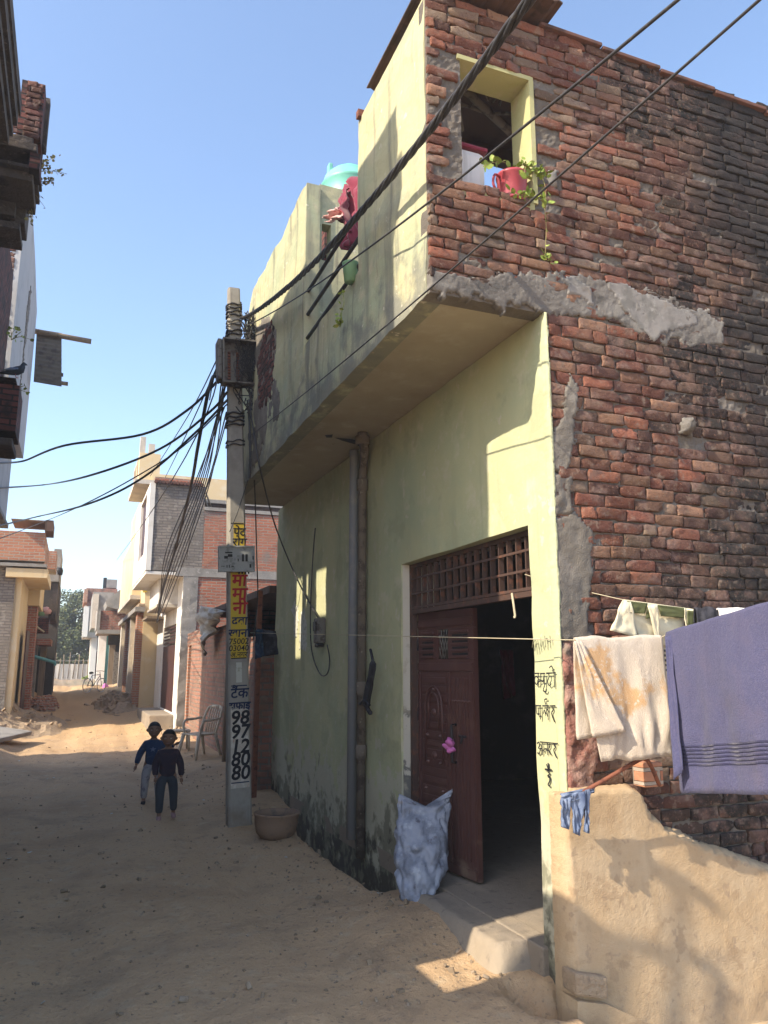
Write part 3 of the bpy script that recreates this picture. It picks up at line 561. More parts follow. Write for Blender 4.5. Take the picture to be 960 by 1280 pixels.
# leaf, hinged on the far jamb and standing 7 degrees inward
LW, LH = 1.06, 1.90; US = .717; Lb = Vector((DX+.035, DY1-.06, DZ0+.03)); ang = R(8)
LU = Vector((math.sin(ang), -math.cos(ang), 0)); LN = Vector((-math.cos(ang), -math.sin(ang), 0))
def LM(u, z, n): return Lb+LU*u*US+Z3*z+LN*n
lf = empty('door_leaf', Lb); lf.parent = H; lf.location = Lb-H.location
def lbox(mb, u0, u1, z0, z1, n0, n1, bev=0):
    Mx = Matrix((tuple(LU), tuple(Z3), tuple(LN))).transposed().to_4x4(); Mx.translation = Lb
    return mb.box((u0*US, z0, n0), (u1*US, z1, n1), M=Mx, bev=bev)
bpy.data.objects.remove(lf)
lf = MB()
wu0, wu1, wz0, wz1 = .40, .60, 1.53, 1.76
lbox(lf, 0, LW, 0, wz0, -.04, 0); lbox(lf, 0, LW, wz1, LH, -.04, 0); lbox(lf, 0, wu0, wz0+.001, wz1-.001, -.04, 0); lbox(lf, wu1, LW, wz0+.001, wz1-.001, -.04, 0)
lf = lf.build('door_leaf', M['maroon_metal'], H)
tr = MB()
for (u0, u1, z0, z1) in ((.01, LW-.01, 1.44, 1.50), (.01, LW-.01, 1.78, 1.84), (.01, LW-.01, .01, .07), (.01, .05, .08, 1.43), (LW-.06, LW-.01, .08, 1.43), (.60, .64, .08, 1.43)):
    lbox(tr, u0, u1, z0, z1, .0005, .012, .004)
for i in range(19): lbox(tr, .09, .56, .12+i*.068, .12+i*.068+.045, .0005, .009, .003)
for i in range(5): lbox(tr, .68+i*.06, .68+i*.06+.035, .12, 1.39, .0005, .008, .003)
for s0, s1 in ((.07, .33), (.66, .98)):
    for i in range(5): lbox(tr, s0, s1, 1.535+i*.047, 1.535+i*.047+.02, .0005, .012, .003)
tr.build('raised_moulding', M['maroon_metal'], lf)
for s0, s1 in ((.07, .33), (.66, .98)):
    slt = MB()
    for i in range(4): lbox(slt, s0+.02, s1-.02, 1.559+i*.047, 1.559+i*.047+.014, .0005, .002)
    slt.build('vent_slots', M['black'], lf)
arch = MB()
for rr_, zz in ((.17, 1.15), (.10, 1.17)):
    pts = [LM(.325-rr_, .75 if rr_ > .12 else 1.0, .014)]+[LM(.325+rr_*math.cos(t), zz+rr_*math.sin(t), .014) for t in [math.pi*(1-i/12) for i in range(13)]]+[LM(.325+rr_, .75 if rr_ > .12 else 1.0, .014)]
    arch.tube(pts, .009, 6)
for (u, z, r_) in ((.325, 1.12, .035), (.325, .80, .035), (.325, .45, .04), (.2, .95, .015), (.45, .95, .015), (.2, .75, .015), (.45, .75, .015), (.325, 1.3, .015), (.16, .55, .015), (.49, .55, .015)):
    arch.lathe([(0, .028), (r_*.5, .024), (r_*.8, .016), (r_, .009)], LM(u, z, 0), 10, ax=Matrix((tuple(LU), tuple(Z3), tuple(LN))).transposed())
for i in range(6): arch.lathe([(0, .018), (.008, .014), (.012, .008)], LM(.68+i*.06, 1.22, 0), 8, ax=Matrix((tuple(LU), tuple(Z3), tuple(LN))).transposed())
arch.build('embossed_ornament', M['maroon_metal'], lf)
lat = MB()
for i in range(-3, 5):
    for s_ in (1, -1):
        a0, b0 = (wu0+.05*i, wz0), (wu0+.05*i+s_*.115, wz1)
        if s_ < 0: a0, b0 = (wu0+.05*i+.05, wz0), (wu0+.05*i+.05-.115, wz1)
        pts = []
        for t in [k_/10 for k_ in range(11)]:
            u = a0[0]+(b0[0]-a0[0])*t; z = a0[1]+(b0[1]-a0[1])*t
            if wu0 <= u <= wu1: pts.append(LM(u, z, -.012))
        if len(pts) > 1: lat.tube([pts[0], pts[-1]], .0035, 5)
lat.build('window_lattice', M['box_metal'], lf)
hd = MB(); hd.tube([LM(.74, .78, .01), LM(.74, .78, .05), LM(.74, 1.05, .05), LM(.74, 1.05, .01)], .011, 8); hd.tube([LM(.80, .97, .012), LM(.92, .97, .012)], .009, 6); hd.tube([LM(.86, .97, .014), LM(.86, .92, .03)], .008, 6)
hd.build('handle', M['dark_iron'], lf)
hg = MB()
for z in (.35, 1.05, 1.6): MB().tube([LM(-.012, z, .0), LM(-.012, z+.1, .0)], .012, 8).build('hinge', M['dark_iron'], lf)
# ---- drainpipes
d1 = MB(); d1.tube([(FX-.055, 6.98, .12), (FX-.055, 6.98, ST-.10), (FX-.06, 6.98, ST-.02)], .045, 14); d1.build('grey_drainpipe', M['pvc'], H)
d2 = MB(); yb = 6.72
d2.tube([(FX-.06, yb, .02), (FX-.06, yb, 3.40), (FX-.075, yb-.06, 3.52), (FX-.12, yb-.22, 3.62), (FX-.16, yb-.27, 3.70), (FX-.16, yb-.27, ST+.0)], [.04, .04, .04, .045, .047, .047], 14)
for z, r_ in ((.9, .050), (1.45, .048), (3.33, .052)): d2.lathe([(r_-.01, -.06), (r_, -.05), (r_, .05), (r_-.01, .06)], (FX-.06, yb, z), 14)
d2.lathe([(.05, -.05), (.068, -.04), (.068, .03), (.05, .04)], (FX-.16, yb-.27, 3.69), 14)
d2.build('cement_drainpipe', M['old_pipe'], H)
# ---- balcony rails
for z, ya in ((5.02, 5.05), (4.79, 4.9), (4.56, 4.9)):
    MB().tube([(JX+.03, 6.45 if z > 4.5 else 6.4, z), (JX+.03, ya, z)], .017, 8).build('balcony_rail', M['dark_iron'], H)
MB().box((JX-.03, 4.85, 5.72), (JX+.03, 4.90, 5.78)).build('rusty_stub', M['rust'], H)
# ---- handwriting on the pillar beside the door
PU, PV = -Y3, Z3      # reading direction seen from the lane
def hw(O_y, O_z, lines, sz, wd=.0045, m='ink_black'): return strokes('lettering', M[m], H, (FX-.012, O_y, O_z), PU, PV, -X3, lines, wd, sz)
vy = [[(0, 1), (.55, 1.02)], [(.42, 1), (.40, .35)], [(.40, .78), (.15, .85), (.05, .6), (.2, .42), (.42, .55)], [(.42, .55), (.62, .62)],
      [(.6, 1), (1.1, 1.02)], [(.68, 1), (.66, .7), (.8, .6), (1.0, .66)], [(1.0, 1.02), (.99, .35)], [(.99, .35), (.85, .12), (1.1, .05), (1.2, .2)],
      [(1.2, 1.02), (2.1, 1.06)], [(1.45, 1.02), (1.44, .8), (1.3, .6), (1.45, .38), (1.65, .5)], [(1.95, 1.04), (1.93, .3)], [(1.95, 1.05), (1.75, 1.4), (1.5, 1.3)]]
pr = [[(0, 1), (.6, 1.02)], [(.1, 1), (.12, .6), (.4, .58)], [(.48, 1.02), (.47, .3)], [(.7, 1.02), (1.35, 1.05)], [(.78, .6), (.88, .82), (1.0, .6), (1.1, .85), (1.22, .82)], [(1.25, 1.05), (1.22, .3)], [(1.05, 1.1), (.95, 1.35), (1.2, 1.4)],
      [(1.4, 1.05), (1.95, 1.08)], [(1.6, 1.05), (1.72, .85), (1.55, .68), (1.8, .25)]]
an = [[(.0, .9), (.2, 1.0), (.28, .8), (.12, .68), (.3, .6), (.2, .35), (0, .4)], [(.3, .66), (.55, .66)], [(.55, 1.04), (.54, .3)], [(.3, 1.03), (2.2, 1.1)], [(.85, .7), (.7, .6), (.78, .5)], [(.85, .68), (1.1, .7)], [(1.1, 1.05), (1.09, .35)], [(1.35, 1.05), (1.34, .85), (1.2, .7), (1.35, .5), (1.45, .4)], [(1.75, 1.07), (1.9, .85), (1.72, .68), (2.0, .3)]]
he = [[(0, 1), (.8, 1.05)], [(.4, 1.02), (.38, .85), (.6, .8), (.3, .62), (.55, .55), (.5, .3), (.3, .1), (.55, 0)], [(.4, 1.06), (.2, 1.35)], [(.45, 1.06), (.4, 1.45)]]
kk = [[(0, .5), (.15, .9), (.25, .3)], [(.1, .7), (.4, .9), (.5, .3)], [(.6, .9), (.7, .4)], [(.9, 1), (.95, .5), (1.1, .8)], [(1.3, 1.1), (1.35, .5)], [(1.3, .9), (1.55, .95), (1.6, .55)], [(1.8, 1.1), (1.85, .7)]]
hw(3.925, 1.50, vy, .105, .0055); hw(3.925, 1.32, pr, .105, .0055); hw(3.92, 1.13, an, .095, .0055); hw(3.85, 1.0, he, .085, .007); hw(3.935, 1.70, kk, .105, .0035, 'ink_faded')
patch('torn_paper', M['paper'], H, (FX, 8.75, 1.82), Y3, Z3, -X3, [(0, 0), (.32, .02), (.3, .42), (.1, .48), (.02, .35)], .004, .03, .001, .05, 9, 3.)
patch('torn_paper', M['paper'], H, (FX, 9.15, 1.95), Y3, Z3, -X3, [(0, .05), (.25, .0), (.35, .38), (.15, .5), (0, .4)], .004, .03, .001, .06, 9, 8.)
# ---------------------------------------------------------------- utility pole
PB = P(299, 1030, Z=0); PB.z = gh(PB.x, PB.y)-.1; PT = P(292, 362, Y=PB.y)
pole = empty('utility_pole', (PB.x, PB.y, 0), 'leaning square concrete utility pole with yellow painted panel and wire box', 'utility pole')
ax = (PT-PB).normalized(); pu = X3-ax*X3.dot(ax); pu.normalize(); pn = pu.cross(ax)   # pn points away from the lane's near side
if pn.y > 0: pn = -pn
def PZ(z): return PB+ax*((z-PB.z)/ax.z)
def PQ(z, u, n): return PZ(z)+pu*u+pn*n
def half(z): return .125-.055*z/6.1
sf = MB()
zs = [-.1, 1.5, 3, 4.5, 5.6, 6.08]
for z in zs:
    h = half(z); b = h*.82; q = .02
    sf.v += [PQ(z, *p) for p in ((-h+q, -b), (h-q, -b), (h, -b+q), (h, b-q), (h-q, b), (-h+q, b), (-h, b-q), (-h, -b+q))]
sf.c = [(1, 1, 1, 1)]*len(sf.v)
for i in range(len(zs)-1): sf.f += [(i*8+k, i*8+(k+1) % 8, (i+1)*8+(k+1) % 8, (i+1)*8+k) for k in range(8)]
sf.f += [tuple(range(8)), tuple(range(40, 48))]; sf.sm = [False]*len(sf.f)
sf.build('shaft', M['pole'], pole)
def zv(v): return P(298, v, Y=PB.y-.1).z
def ppanel(name, m, v0, v1, ua=-1, ub=1, dn=.002, sides=False):
    z0, z1 = zv(v1), zv(v0); mb = MB(); vs = []
    for z in (z0, z1):
        h = half(z)-.021; vs += [PQ(z, h*ua, half(z)*.82+dn), PQ(z, h*ub, half(z)*.82+dn)]
    mb.add(vs, [(0, 1, 3, 2)]); return mb.build(name, m, pole)
ppanel('painted_panel', M['sign_yellow'], 653, 685, -.55, 1); ppanel('painted_panel', M['sign_yellow'], 715, 823)
ppanel('painted_panel', M['sign_white'], 886, 985)
def ptext(body, v, size, m, bold=0., shear=.1, du=0.):
    z = zv(v); return text_mesh('lettering', body, M[m], pole, PQ(z, du, half(z)*.82), pu, ax, pn, size, .005, shear, bold)
ptext('पेट', 669, .13, 'ink_black', .002, du=.02); ptext('रोग', 682, .13, 'ink_black', .002, du=.02)
ptext('मा', 732, .19, 'ink_red', .005, du=.012); ptext('मा', 749, .19, 'ink_red', .005, du=.012); ptext('नी', 767, .19, 'ink_red', .005, du=.012)
ptext('दवा', 781, .13, 'ink_blue', .003, du=.01); ptext('खाना', 796, .125, 'ink_blue', .003, du=.005)
ptext('75002', 805, .088, 'ink_black', .001); ptext('03040', 813.5, .088, 'ink_black', .001); ptext('अ.नगर', 821, .075, 'ink_black', .001)
ptext('टैंक', 872, .15, 'ink_blue', .003); ptext('सफाई', 886, .104, 'ink_blue', .004)
for s_, v in (('98', 905), ('97', 922.5), ('12', 941), ('80', 957), ('80', 974)): ptext(s_, v, .20, 'ink_black', .005, .15)
for v, m_ in ((857, 'ink_blue'), (822.6, 'ink_black'), (654, 'ink_black'), (978, 'ink_blue')):
    ppanel('painted_rule', M[m_], v-.6, v+.8, -.95, .95, .0045)
ppanel('pasted_notice', M['paper'], 828, 853, -.35, .35, .003)
# meter backing board with its sockets
zc = zv(699); bd = MB(); Mp = Matrix((tuple(pu), tuple(ax), tuple(pn))).transposed().to_4x4(); Mp.translation = PQ(zc, -.02, half(zc)*.82)
bd.box((-.20, -.145, .004), (.20, .145, .06), M=Mp, bev=.006); bd = bd.build('meter_board', M['plate'], pole)
rim = MB()
for a, b in (((-.2, .13, .0605), (.2, .145, .075)), ((-.2, -.145, .0605), (.2, -.132, .075)), ((-.2, -.131, .0605), (-.188, .129, .075)), ((.188, -.131, .0605), (.2, .129, .075)), ((-.012, -.131, .0605), (.0, .129, .07))): rim.box(a, b, M=Mp)
rim.build('rim', M['plate'], bd)
for (a0, b0, a1, b1) in ((.055, -.03, .08, .05), (.095, -.03, .12, .05), (.01, -.03, .02, .0), (.175, -.01, .187, .03), (-.17, -.09, -.16, -.08), (-.15, -.09, -.14, -.08), (-.115, -.1, -.105, -.07), (-.09, -.1, -.08, -.07), (-.06, -.09, -.035, -.08), (-.14, .0, -.1, .03), (.14, -.1, .16, -.06), (-.13, .06, -.05, .075), (-.1, .02, -.05, .05)):
    sk_ = MB(); sk_.box((a0, b0, .061), (a1, b1, .064), M=Mp); sk_.build('socket', M['black'], bd)
for i in range(4):
    sk_ = MB(); sk_.tube([Mp@Vector((.03+.035*i, -.142, .03)), Mp@Vector((.03+.035*i, -.165, .03))], .01, 6); sk_.build('cable_gland', M['black'], bd)
# distribution box half buried in wires
zc = zv(456); Mb = Matrix((tuple(pu), tuple(ax), tuple(pn))).transposed().to_4x4(); Mb.translation = PQ(zc, .03, half(zc)*.82)
jb = MB(); jb.box((-.20, -.27, .002), (.21, -.25, .17), M=Mb); jb.box((-.20, .25, .002), (.21, .27, .17), M=Mb); jb.box((-.205, -.25, .002), (-.185, .25, .17), M=Mb); jb.box((.195, -.25, .002), (.215, .25, .17), M=Mb); jb.box((-.185, -.25, .002), (.195, .25, .05), M=Mb)
jb = jb.build('junction_box', M['box_metal'], pole)
dr = MB(); dr.box((-.255, -.23, -.05), (-.21, .26, .14), M=Mb, bev=.01); dr.build('box_door', M['box_metal'], jb)
tm = MB()
for i in range(10):
    for j in (0, 1): tm.box((-.13+j*.10, -.2+i*.035, .051), (-.10+j*.10, -.18+i*.035, .075), M=Mb)
tm.build('terminal_strip', M['rust'], jb)
rnd = random.Random(11)
def snarl(n, c0, ext, r, pts, name, root):
    for k in range(n):
        a = [Mb@Vector((c0[0]+rnd.uniform(-ext[0], ext[0]), c0[1]+rnd.uniform(-ext[1], ext[1]), c0[2]+rnd.uniform(-ext[2], ext[2]))) for _ in range(pts)]
        q = []
        for i in range(len(a)-1):
            p0, p1, p2, p3 = a[max(i-1, 0)], a[i], a[i+1], a[min(i+2, len(a)-1)]
            for t in (0, .25, .5, .75): q.append(.5*((2*p1)+(p2-p0)*t+(2*p0-5*p1+4*p2-p3)*t*t+(3*p1-p0-3*p2+p3)*t**3))
        q.append(a[-1]); MB().tube(q, r, 5).build(name, M['cable'], root)
snarl(16, (.08, 0, .12), (.14, .28, .07), .004, 6, 'loose_wire', jb)
snarl(10, (.12, .42, .05), (.10, .26, .06), .006, 6, 'loose_wire', pole)
snarl(8, (.10, -.42, .06), (.16, .16, .06), .007, 5, 'loose_wire', pole)
def coil(z, turns, r, parent, rad=None, name='wire_wrap'):
    h = (rad or half(z))+.012; pts = []
    for i in range(int(turns*16)+1):
        t = 2*math.pi*i/16; k = max(abs(math.cos(t)), abs(math.sin(t))); pts.append(PQ(z+.012*math.sin(i*1.7)+.045*i/16+.02*math.cos(t), h*math.cos(t)/k**.8, h*.85*math.sin(t)/k**.8))
    MB().tube(pts, r, 6).build(name, M['cable'], parent)
coil(5.72, 4, .011, pole); coil(5.60, 2, .008, pole); coil(5.48, 2, .012, pole); coil(5.16, 3, .006, pole); coil(5.02, 1.5, .009, pole); coil(4.72-.35, 4, .012, pole); coil(4.13, 2, .008, pole)
# ---------------------------------------------------------------- cables
def catmull(a, k=8):
    a = [Vector(p) for p in a]; q = []
    for i in range(len(a)-1):
        p0, p1, p2, p3 = a[max(i-1, 0)], a[i], a[i+1], a[min(i+2, len(a)-1)]
        for j in range(k):
            t = j/k; q.append(.5*((2*p1)+(p2-p0)*t+(2*p0-5*p1+4*p2-p3)*t*t+(3*p1-p0-3*p2+p3)*t**3))
    q.append(a[-1]); return q
def sagline(a, b, sag, n=24):
    return [a.lerp(b, i/n)-Z3*sag*4*(i/n)*(1-i/n) for i in range(n+1)]
def cable(pts, r, label, group=None, m='cable', name='cable', cat='cable', n=7):
    o = MB().tube(pts, r, n).build(name, M[m]); return tag(o, label, cat, group)
# thick twisted bundle from the pole head towards and over the camera
A = PQ(5.70, .09, .05); B = P(662, -12, X=1.60); C2 = B+(B-A)*.05
path = sagline(A, C2, .24, 160)
tw = empty('twisted_cable', A, 'thick black twisted power cable rising from the pole head past the upper window', 'cable')
for s_ in range(4):
    pts = []; L_ = 0
    for i, p in enumerate(path):
        if i: L_ += (p-path[i-1]).length
        t = (path[min(i+1, 160)]-path[max(i-1, 0)]).normalized(); a = t.cross(Z3).normalized(); b_ = a.cross(t)
        th = L_*2*math.pi/.55+s_*math.pi/2; rr_ = .013+.002*math.sin(L_*9+s_); pts.append(p+a*math.cos(th)*rr_+b_*math.sin(th)*rr_)
    MB().tube(pts, .0115, 7).build('strand', M['cable'], tw)
a = P(262+45, 408, Y=8.55); b = P(838, 0, X=1.64); cable(sagline(a, b+(b-a)*.05, .12), .0065, 'thin black service wire crossing the upper balcony wall just below the twisted cable')
a = P(312, 545, Y=8.55); b = P(945, 0, X=1.64); cable(sagline(a, b+(b-a)*.05, .05), .005, 'thinnest service wire crossing below the upper window and over the brick wall')
# wires going left over the lane
G1 = 'service wires crossing the lane to the left'
cable(catmull([P(0-60, 585, X=-1.25), P(0, 579, X=-1.15), P(30, 576, X=-1.0), P(80, 557, Y=11.2), P(178, 543, Y=10), P(235, 512, Y=9.2), P(275, 473, Y=8.6)]), .016, 'topmost of the black wires leaving the pole to the left, with a kink halfway', G1)
cable(catmull([P(-60, 612, X=-1.25), P(0, 610, X=-1.15), P(55, 606, X=-.9), P(110, 595, Y=11), P(200, 561, Y=9.8), P(262, 515, Y=8.8), P(284, 490, Y=8.55)]), .015, 'middle black wire sagging from the pole to the left building', G1)
cable(catmull([P(-60, 670, X=-1.25), P(0, 657, X=-1.15), P(50, 645, X=-.9), P(110, 630, Y=11), P(180, 596, Y=9.9), P(245, 540, Y=8.9), P(284, 500, Y=8.55)]), .014, 'lowest thick black wire sagging from the pole to the left building', G1)
cable(catmull([P(-60, 690, X=-1.25), P(0, 673, X=-1.15), P(60, 650, X=-.8), P(110, 628, Y=11), P(180, 590, Y=9.9), P(230, 557, Y=9.1), P(284, 505, Y=8.55)]), .008, 'thin wire running just beside the lowest thick wire to the left', G1)
cable(catmull([P(277, 478, Y=8.6), P(268, 470, Y=8.6), P(263, 480, Y=8.6), P(258, 500, Y=8.7), P(247, 560, Y=9.6), P(238, 610, Y=11), P(218, 690, Y=15), P(203, 740, Y=18), P(197, 775, Y=20)]), .022, 'thick black cable hooking over at the pole box and dropping to the white house', 'wires dropping from the pole to the houses')
G2 = 'wires dropping from the pole to the houses'
rb = random.Random(5)
for i in range(8):
    u0 = 279+rb.uniform(-3, 4); v0 = 476+rb.uniform(0, 45); m1 = 248+i*2.6; e = P(196+rb.uniform(-4, 6), 770+rb.uniform(-8, 10), Y=20+rb.uniform(-.4, .4)); a = P(u0, v0, Y=8.58)
    mid = P(m1-3, 600, Y=11.4+i*.1); m2 = P(205+i*3.0, 700+i*1.5, Y=15.5)
    cable(catmull([a, mid, m2, e]), .009, 'black wire in the steep bundle between the pole box and the white house', G2, n=5)
for (q0, q1, q2, lb) in (((274, 443), (235, 520), (188, 595, 20.5), 'thin wire from the pole box to the corner of the sheet-roofed upper room'), ((276, 448), (232, 545), (205, 600, 22), 'thin wire fanning out from the pole box left of the steep bundle'), ((277, 452), (215, 600), (146, 700, 38), 'long thin wire from the pole box to the far cream house'), ((285, 410), (268, 470), (262, 500, 9.5), 'short wire running from the pole top down beside the box')):
    cable(catmull([P(*q0, Y=8.6), P(*q1, Y=11 if q2[2] > 10 else 9), P(q2[0], q2[1], Y=q2[2])]), .008, lb, n=5)
cable(catmull([P(282, 530, Y=8.6), P(262, 600, Y=11.5), P(240, 660, Y=16), P(233, 700, Y=20)]), .008, 'thin wire ending at the grey brick wall right of the steep bundle', n=5)
# wires on the green facade
mtr = P(405, 789, X=FX)
cable(catmull([P(311, 500, X=1.70), P(318, 545, X=1.70), P(326, 590, X=1.72), P(345, 660, X=2.2), P(372, 725, X=2.44), P(399, 775, X=2.45)]), .009, 'black service wire swinging down from the pole to the electric meter')
cable(catmull([P(394, 660, X=2.485), P(391, 700, X=2.48), P(388, 770, X=2.48), P(390, 815, X=2.47), P(400, 842, X=2.46), P(409, 842, X=2.46), P(412, 825, X=2.47), P(409, 806, X=2.47)]), .007, 'thin black wire looping down the green wall under the electric meter')
cable(catmull([P(309, 500, Y=8.5), P(314, 560, Y=8.6), P(318, 600, Y=8.6), P(321, 700, Y=9), P(322, 750, Y=9.3), P(316, 800, Y=9.3)]), .008, 'thin wire hanging down beside the pole in front of the brick wall', n=5)
cable(catmull([P(310, 600, Y=8.6), P(297, 640, Y=8.5), P(287, 665, Y=8.5)]), .005, 'very thin wire crossing the pole above the yellow panel', n=5)
cable(catmull([P(314, 490, X=1.70), P(312, 520, X=1.70), P(313, 560, X=1.70), P(312, 598, X=1.70)]), .014, 'short thick cable hanging behind the pole against the balcony wall')
# electric meter
mt = empty('electric_meter', mtr, 'grey electricity meter box on the green wall with a wire under it', 'electric meter')
b = MB(); b.box((FX-.10, mtr.y-.075, mtr.z-.13), (FX+.001, mtr.y+.075, mtr.z+.14), bev=.02); b.build('casing', M['box_metal'], mt)
b = MB(); b.box((FX-.112, mtr.y-.05, mtr.z-.0), (FX-.101, mtr.y+.05, mtr.z+.10), bev=.004); b.build('window', M['black'], mt)
b = MB(); b.box((FX-.09, mtr.y-.05, mtr.z-.17), (FX-.01, mtr.y+.05, mtr.z-.131), bev=.01); b.build('terminal_cover', M['black'], mt)
# ---------------------------------------------------------------- cloths
def cloth(name, m, A, B, front, back, label, cat, fold=.02, nf=5, seed=0, sep=.02, group=None, outward=None, parent=None, nx=40, ny=44, left=None, right=None, bands=None, bandmat=None, bot=None, lean=0.):
    """cloth draped over a line from A to B; front/back drop lengths; one closed draped sheet with thickness"""
    A, B = Vector(A), Vector(B); U = (B-A); L_ = U.length; U.normalize(); N = Vector(outward) if outward else U.cross(Z3); N.normalize()
    def pt(s, t, off):
        # t from -1 (back hem) to 1 (front hem)
        drop = (front if t > 0 else back)*abs(t)
        if bot and t > 0: drop *= bot(s)
        x = s*L_
        amp = fold*min(1, .15+abs(t)*1.1)
        d = amp*math.sin(s*nf*math.pi*2+seed+.8*fbm(s*3, t*1.5, seed)*3)*.7+amp*fbm(s*5, t*2, seed)*1.4
        if left and t > 0: x += left(t)*(1-s)
        if right and t > 0: x += right(t)*s
        r = .008+off
        side = 1 if t > 0 else -1
        if drop < .03: th = math.pi*.5*drop/.03*side; n_ = r*math.sin(th); z_ = r*math.cos(th)-drop*.3
        else: n_ = side*(r+sep*min(1, drop*3)); z_ = -drop
        return A+U*x+N*(n_+d+lean*drop*side)+Z3*(z_+.012*fbm(s*3, seed)*(1 if t > 0 else 1)-.02*math.sin(s*math.pi)*0)
    vs = []; fs = []; cols = nx+1; ts = [-1+2*j/ny for j in range(ny+1)]
    ts = sorted(set([round(t, 4) for t in ts]+[-.06, -.03, -.012, .012, .03, .06]))
    for off in (0, .005):
        for t in ts:
            for i in range(cols): vs.append(pt(i/nx, t, off))
    nr = len(ts); k = cols*nr
    for j in range(nr-1):
        for i in range(nx):
            q = (j*cols+i, j*cols+i+1, (j+1)*cols+i+1, (j+1)*cols+i); fs.append(q); fs.append(tuple(k+c for c in reversed(q)))
    for i in range(nx):
        fs.append((i, k+i, k+i+1, i+1)); b = (nr-1)*cols; fs.append((b+i, b+i+1, k+b+i+1, k+b+i))
    for j in range(nr-1):
        fs.append((j*cols, (j+1)*cols, k+(j+1)*cols, k+j*cols)); e = nx; fs.append((j*cols+e, k+j*cols+e, k+(j+1)*cols+e, (j+1)*cols+e))
    mb = MB(); mb.add(vs, fs, True); o = mb.build(name, m, parent)
    if label: tag(o, label, cat, group)
    if bands:
        for (t0, t1) in bands:
            vb = []; 
            for t in (t0, t1):
                for i in range(cols):
                    for off in (-.004, .010): vb.append(pt(i/nx, t, off))
            fb = [(2*i+1, 2*i+3, 2*cols+2*i+3, 2*cols+2*i+1) for i in range(nx)]
            bb = MB(); bb.add(vb, fb, True); bb.build('stripe', bandmat, o)
    return o
NY = -Y3
# lower clothes line: pole -> white towel -> blue towel -> out of frame
l0 = P(313, 791, Y=8.6); l1 = P(716, 800, Y=3.42); l2 = P(826, 797, Y=3.36); l3 = P(834, 793, Y=3.3); l4 = P(975, 752, Y=2.5); l5 = l4+(l4-l3)*1.2
cable([l0]+sagline(l0, l1, .0, 6)[1:]+[l2, l3, l4, l5], .0028, 'pale thin clothes line from the pole across the doorway to the towels', m='twine', name='clothes_line', cat='clothes line', n=5)
cloth('towel', M['white_towel'], l1+Vector((.008, 0, -.0)), l2, .61, .50, 'cream towel with orange and green blotches, left of the blue towel', 'towel', .014, 1.2, 1., .012, outward=NY, left=lambda t: .10*t, right=lambda t: .0*t)
cloth('towel', M['blue_towel'], l3, l3+(l4-l3)*1.5, .80, .76, 'large purplish blue towel with dark bands near its hem', 'towel', .018, 1.5, 2.5, .02, outward=(l4-l3).cross(Z3), left=lambda t: .05*t, nx=60, ny=60, bands=[(.72+.022*i, .72+.022*i+.009) for i in range(6)], bandmat=M['towel_stripe'])
# folded corner flaps of the two towels
def flap(name, m, pts, off, parent, th=.006):
    mb = MB(); mb.poly(pts, off); return mb.build(name, m, parent)
wt = [o for o in COL.objects if o.name == 'towel'][0]; btw = [o for o in COL.objects if o.name == 'towel.001'][0]
def sheetgrid(name, m, quad, parent, amp=.01, n=16, seed=0, th=.006, N=NY, curl=None):
    a, b, c, d = [Vector(p) for p in quad]; vs = []; fs = []; N = Vector(N).normalized()
    for off in (0, -th):
        for j in range(n+1):
            for i in range(n+1):
                s, t = i/n, j/n; p = a.lerp(b, s).lerp(d.lerp(c, s), t); dd = amp*fbm(s*2.5, t*2.5, seed)*2*min(1, 8*t+.2)
                if curl: dd += curl(s, t)
                vs.append(p+N*(dd+off))
    k = (n+1)**2
    for j in range(n):
        for i in range(n):
            q = (j*(n+1)+i, j*(n+1)+i+1, (j+1)*(n+1)+i+1, (j+1)*(n+1)+i); fs += [q, tuple(k+x for x in reversed(q))]
    for i in range(n):
        for (x, y) in ((i, i+1), (n*(n+1)+i+1, n*(n+1)+i), ((i+1)*(n+1), i*(n+1)), (i*(n+1)+n, (i+1)*(n+1)+n)): fs.append((x, y, k+y, k+x))
    mb = MB(); mb.add(vs, fs, True); return mb.build(name, m, parent)
sheetgrid('folded_edge', M['white_towel'], [P(718, 801, Y=3.385), P(727, 801, Y=3.385), P(777, 914, Y=3.36), P(741, 922, Y=3.37)], wt, .006, 20, 3, curl=lambda s, t: .035*t*s)
sheetgrid('folded_edge', M['blue_towel'], [P(831, 795, Y=3.27), P(838, 794, Y=3.25), P(861, 962, Y=3.15), P(842, 975, Y=3.2)], btw, .005, 20, 5, N=(l4-l3).cross(Z3), curl=lambda s, t: .03*t*s)
# upper clothes line tied to the grille
u0 = P(656, 718, X=DX-.03); u1 = P(775, 749, Y=3.52); u2 = P(868, 762, Y=3.45); u3 = P(980, 762, Y=3.3)
cable([u0, u0.lerp(u1, .5)-Z3*.01, u1, u2, u3, u3+(u3-u2)], .0028, 'thin twine tied to the door grille and carrying the shirts', m='twine', name='clothes_line', cat='clothes line', n=5)
cable(catmull([P(640, 742, X=DX-.03), P(642, 755, X=DX-.04), P(644, 770, X=DX-.04), P(643, 771, X=DX-.05)]), .008, 'frayed end of pale twine dangling from the door grille', m='twine', name='twine', cat='twine')
shr = empty('shirt', u1, 'cream jersey with olive yoke hanging on the upper line behind the towels', 'shirt')
sheetgrid('body', M['cream_cloth'], [P(780, 750, Y=3.44), P(860, 760, Y=3.44), P(850, 812, Y=3.45), P(800, 798, Y=3.45)], shr, .008, 16, 1)
sheetgrid('sleeve', M['cream_cloth'], [P(779, 750, Y=3.425), P(789, 751, Y=3.42), P(797, 797, Y=3.42), P(763, 788, Y=3.43)], shr, .008, 12, 2)
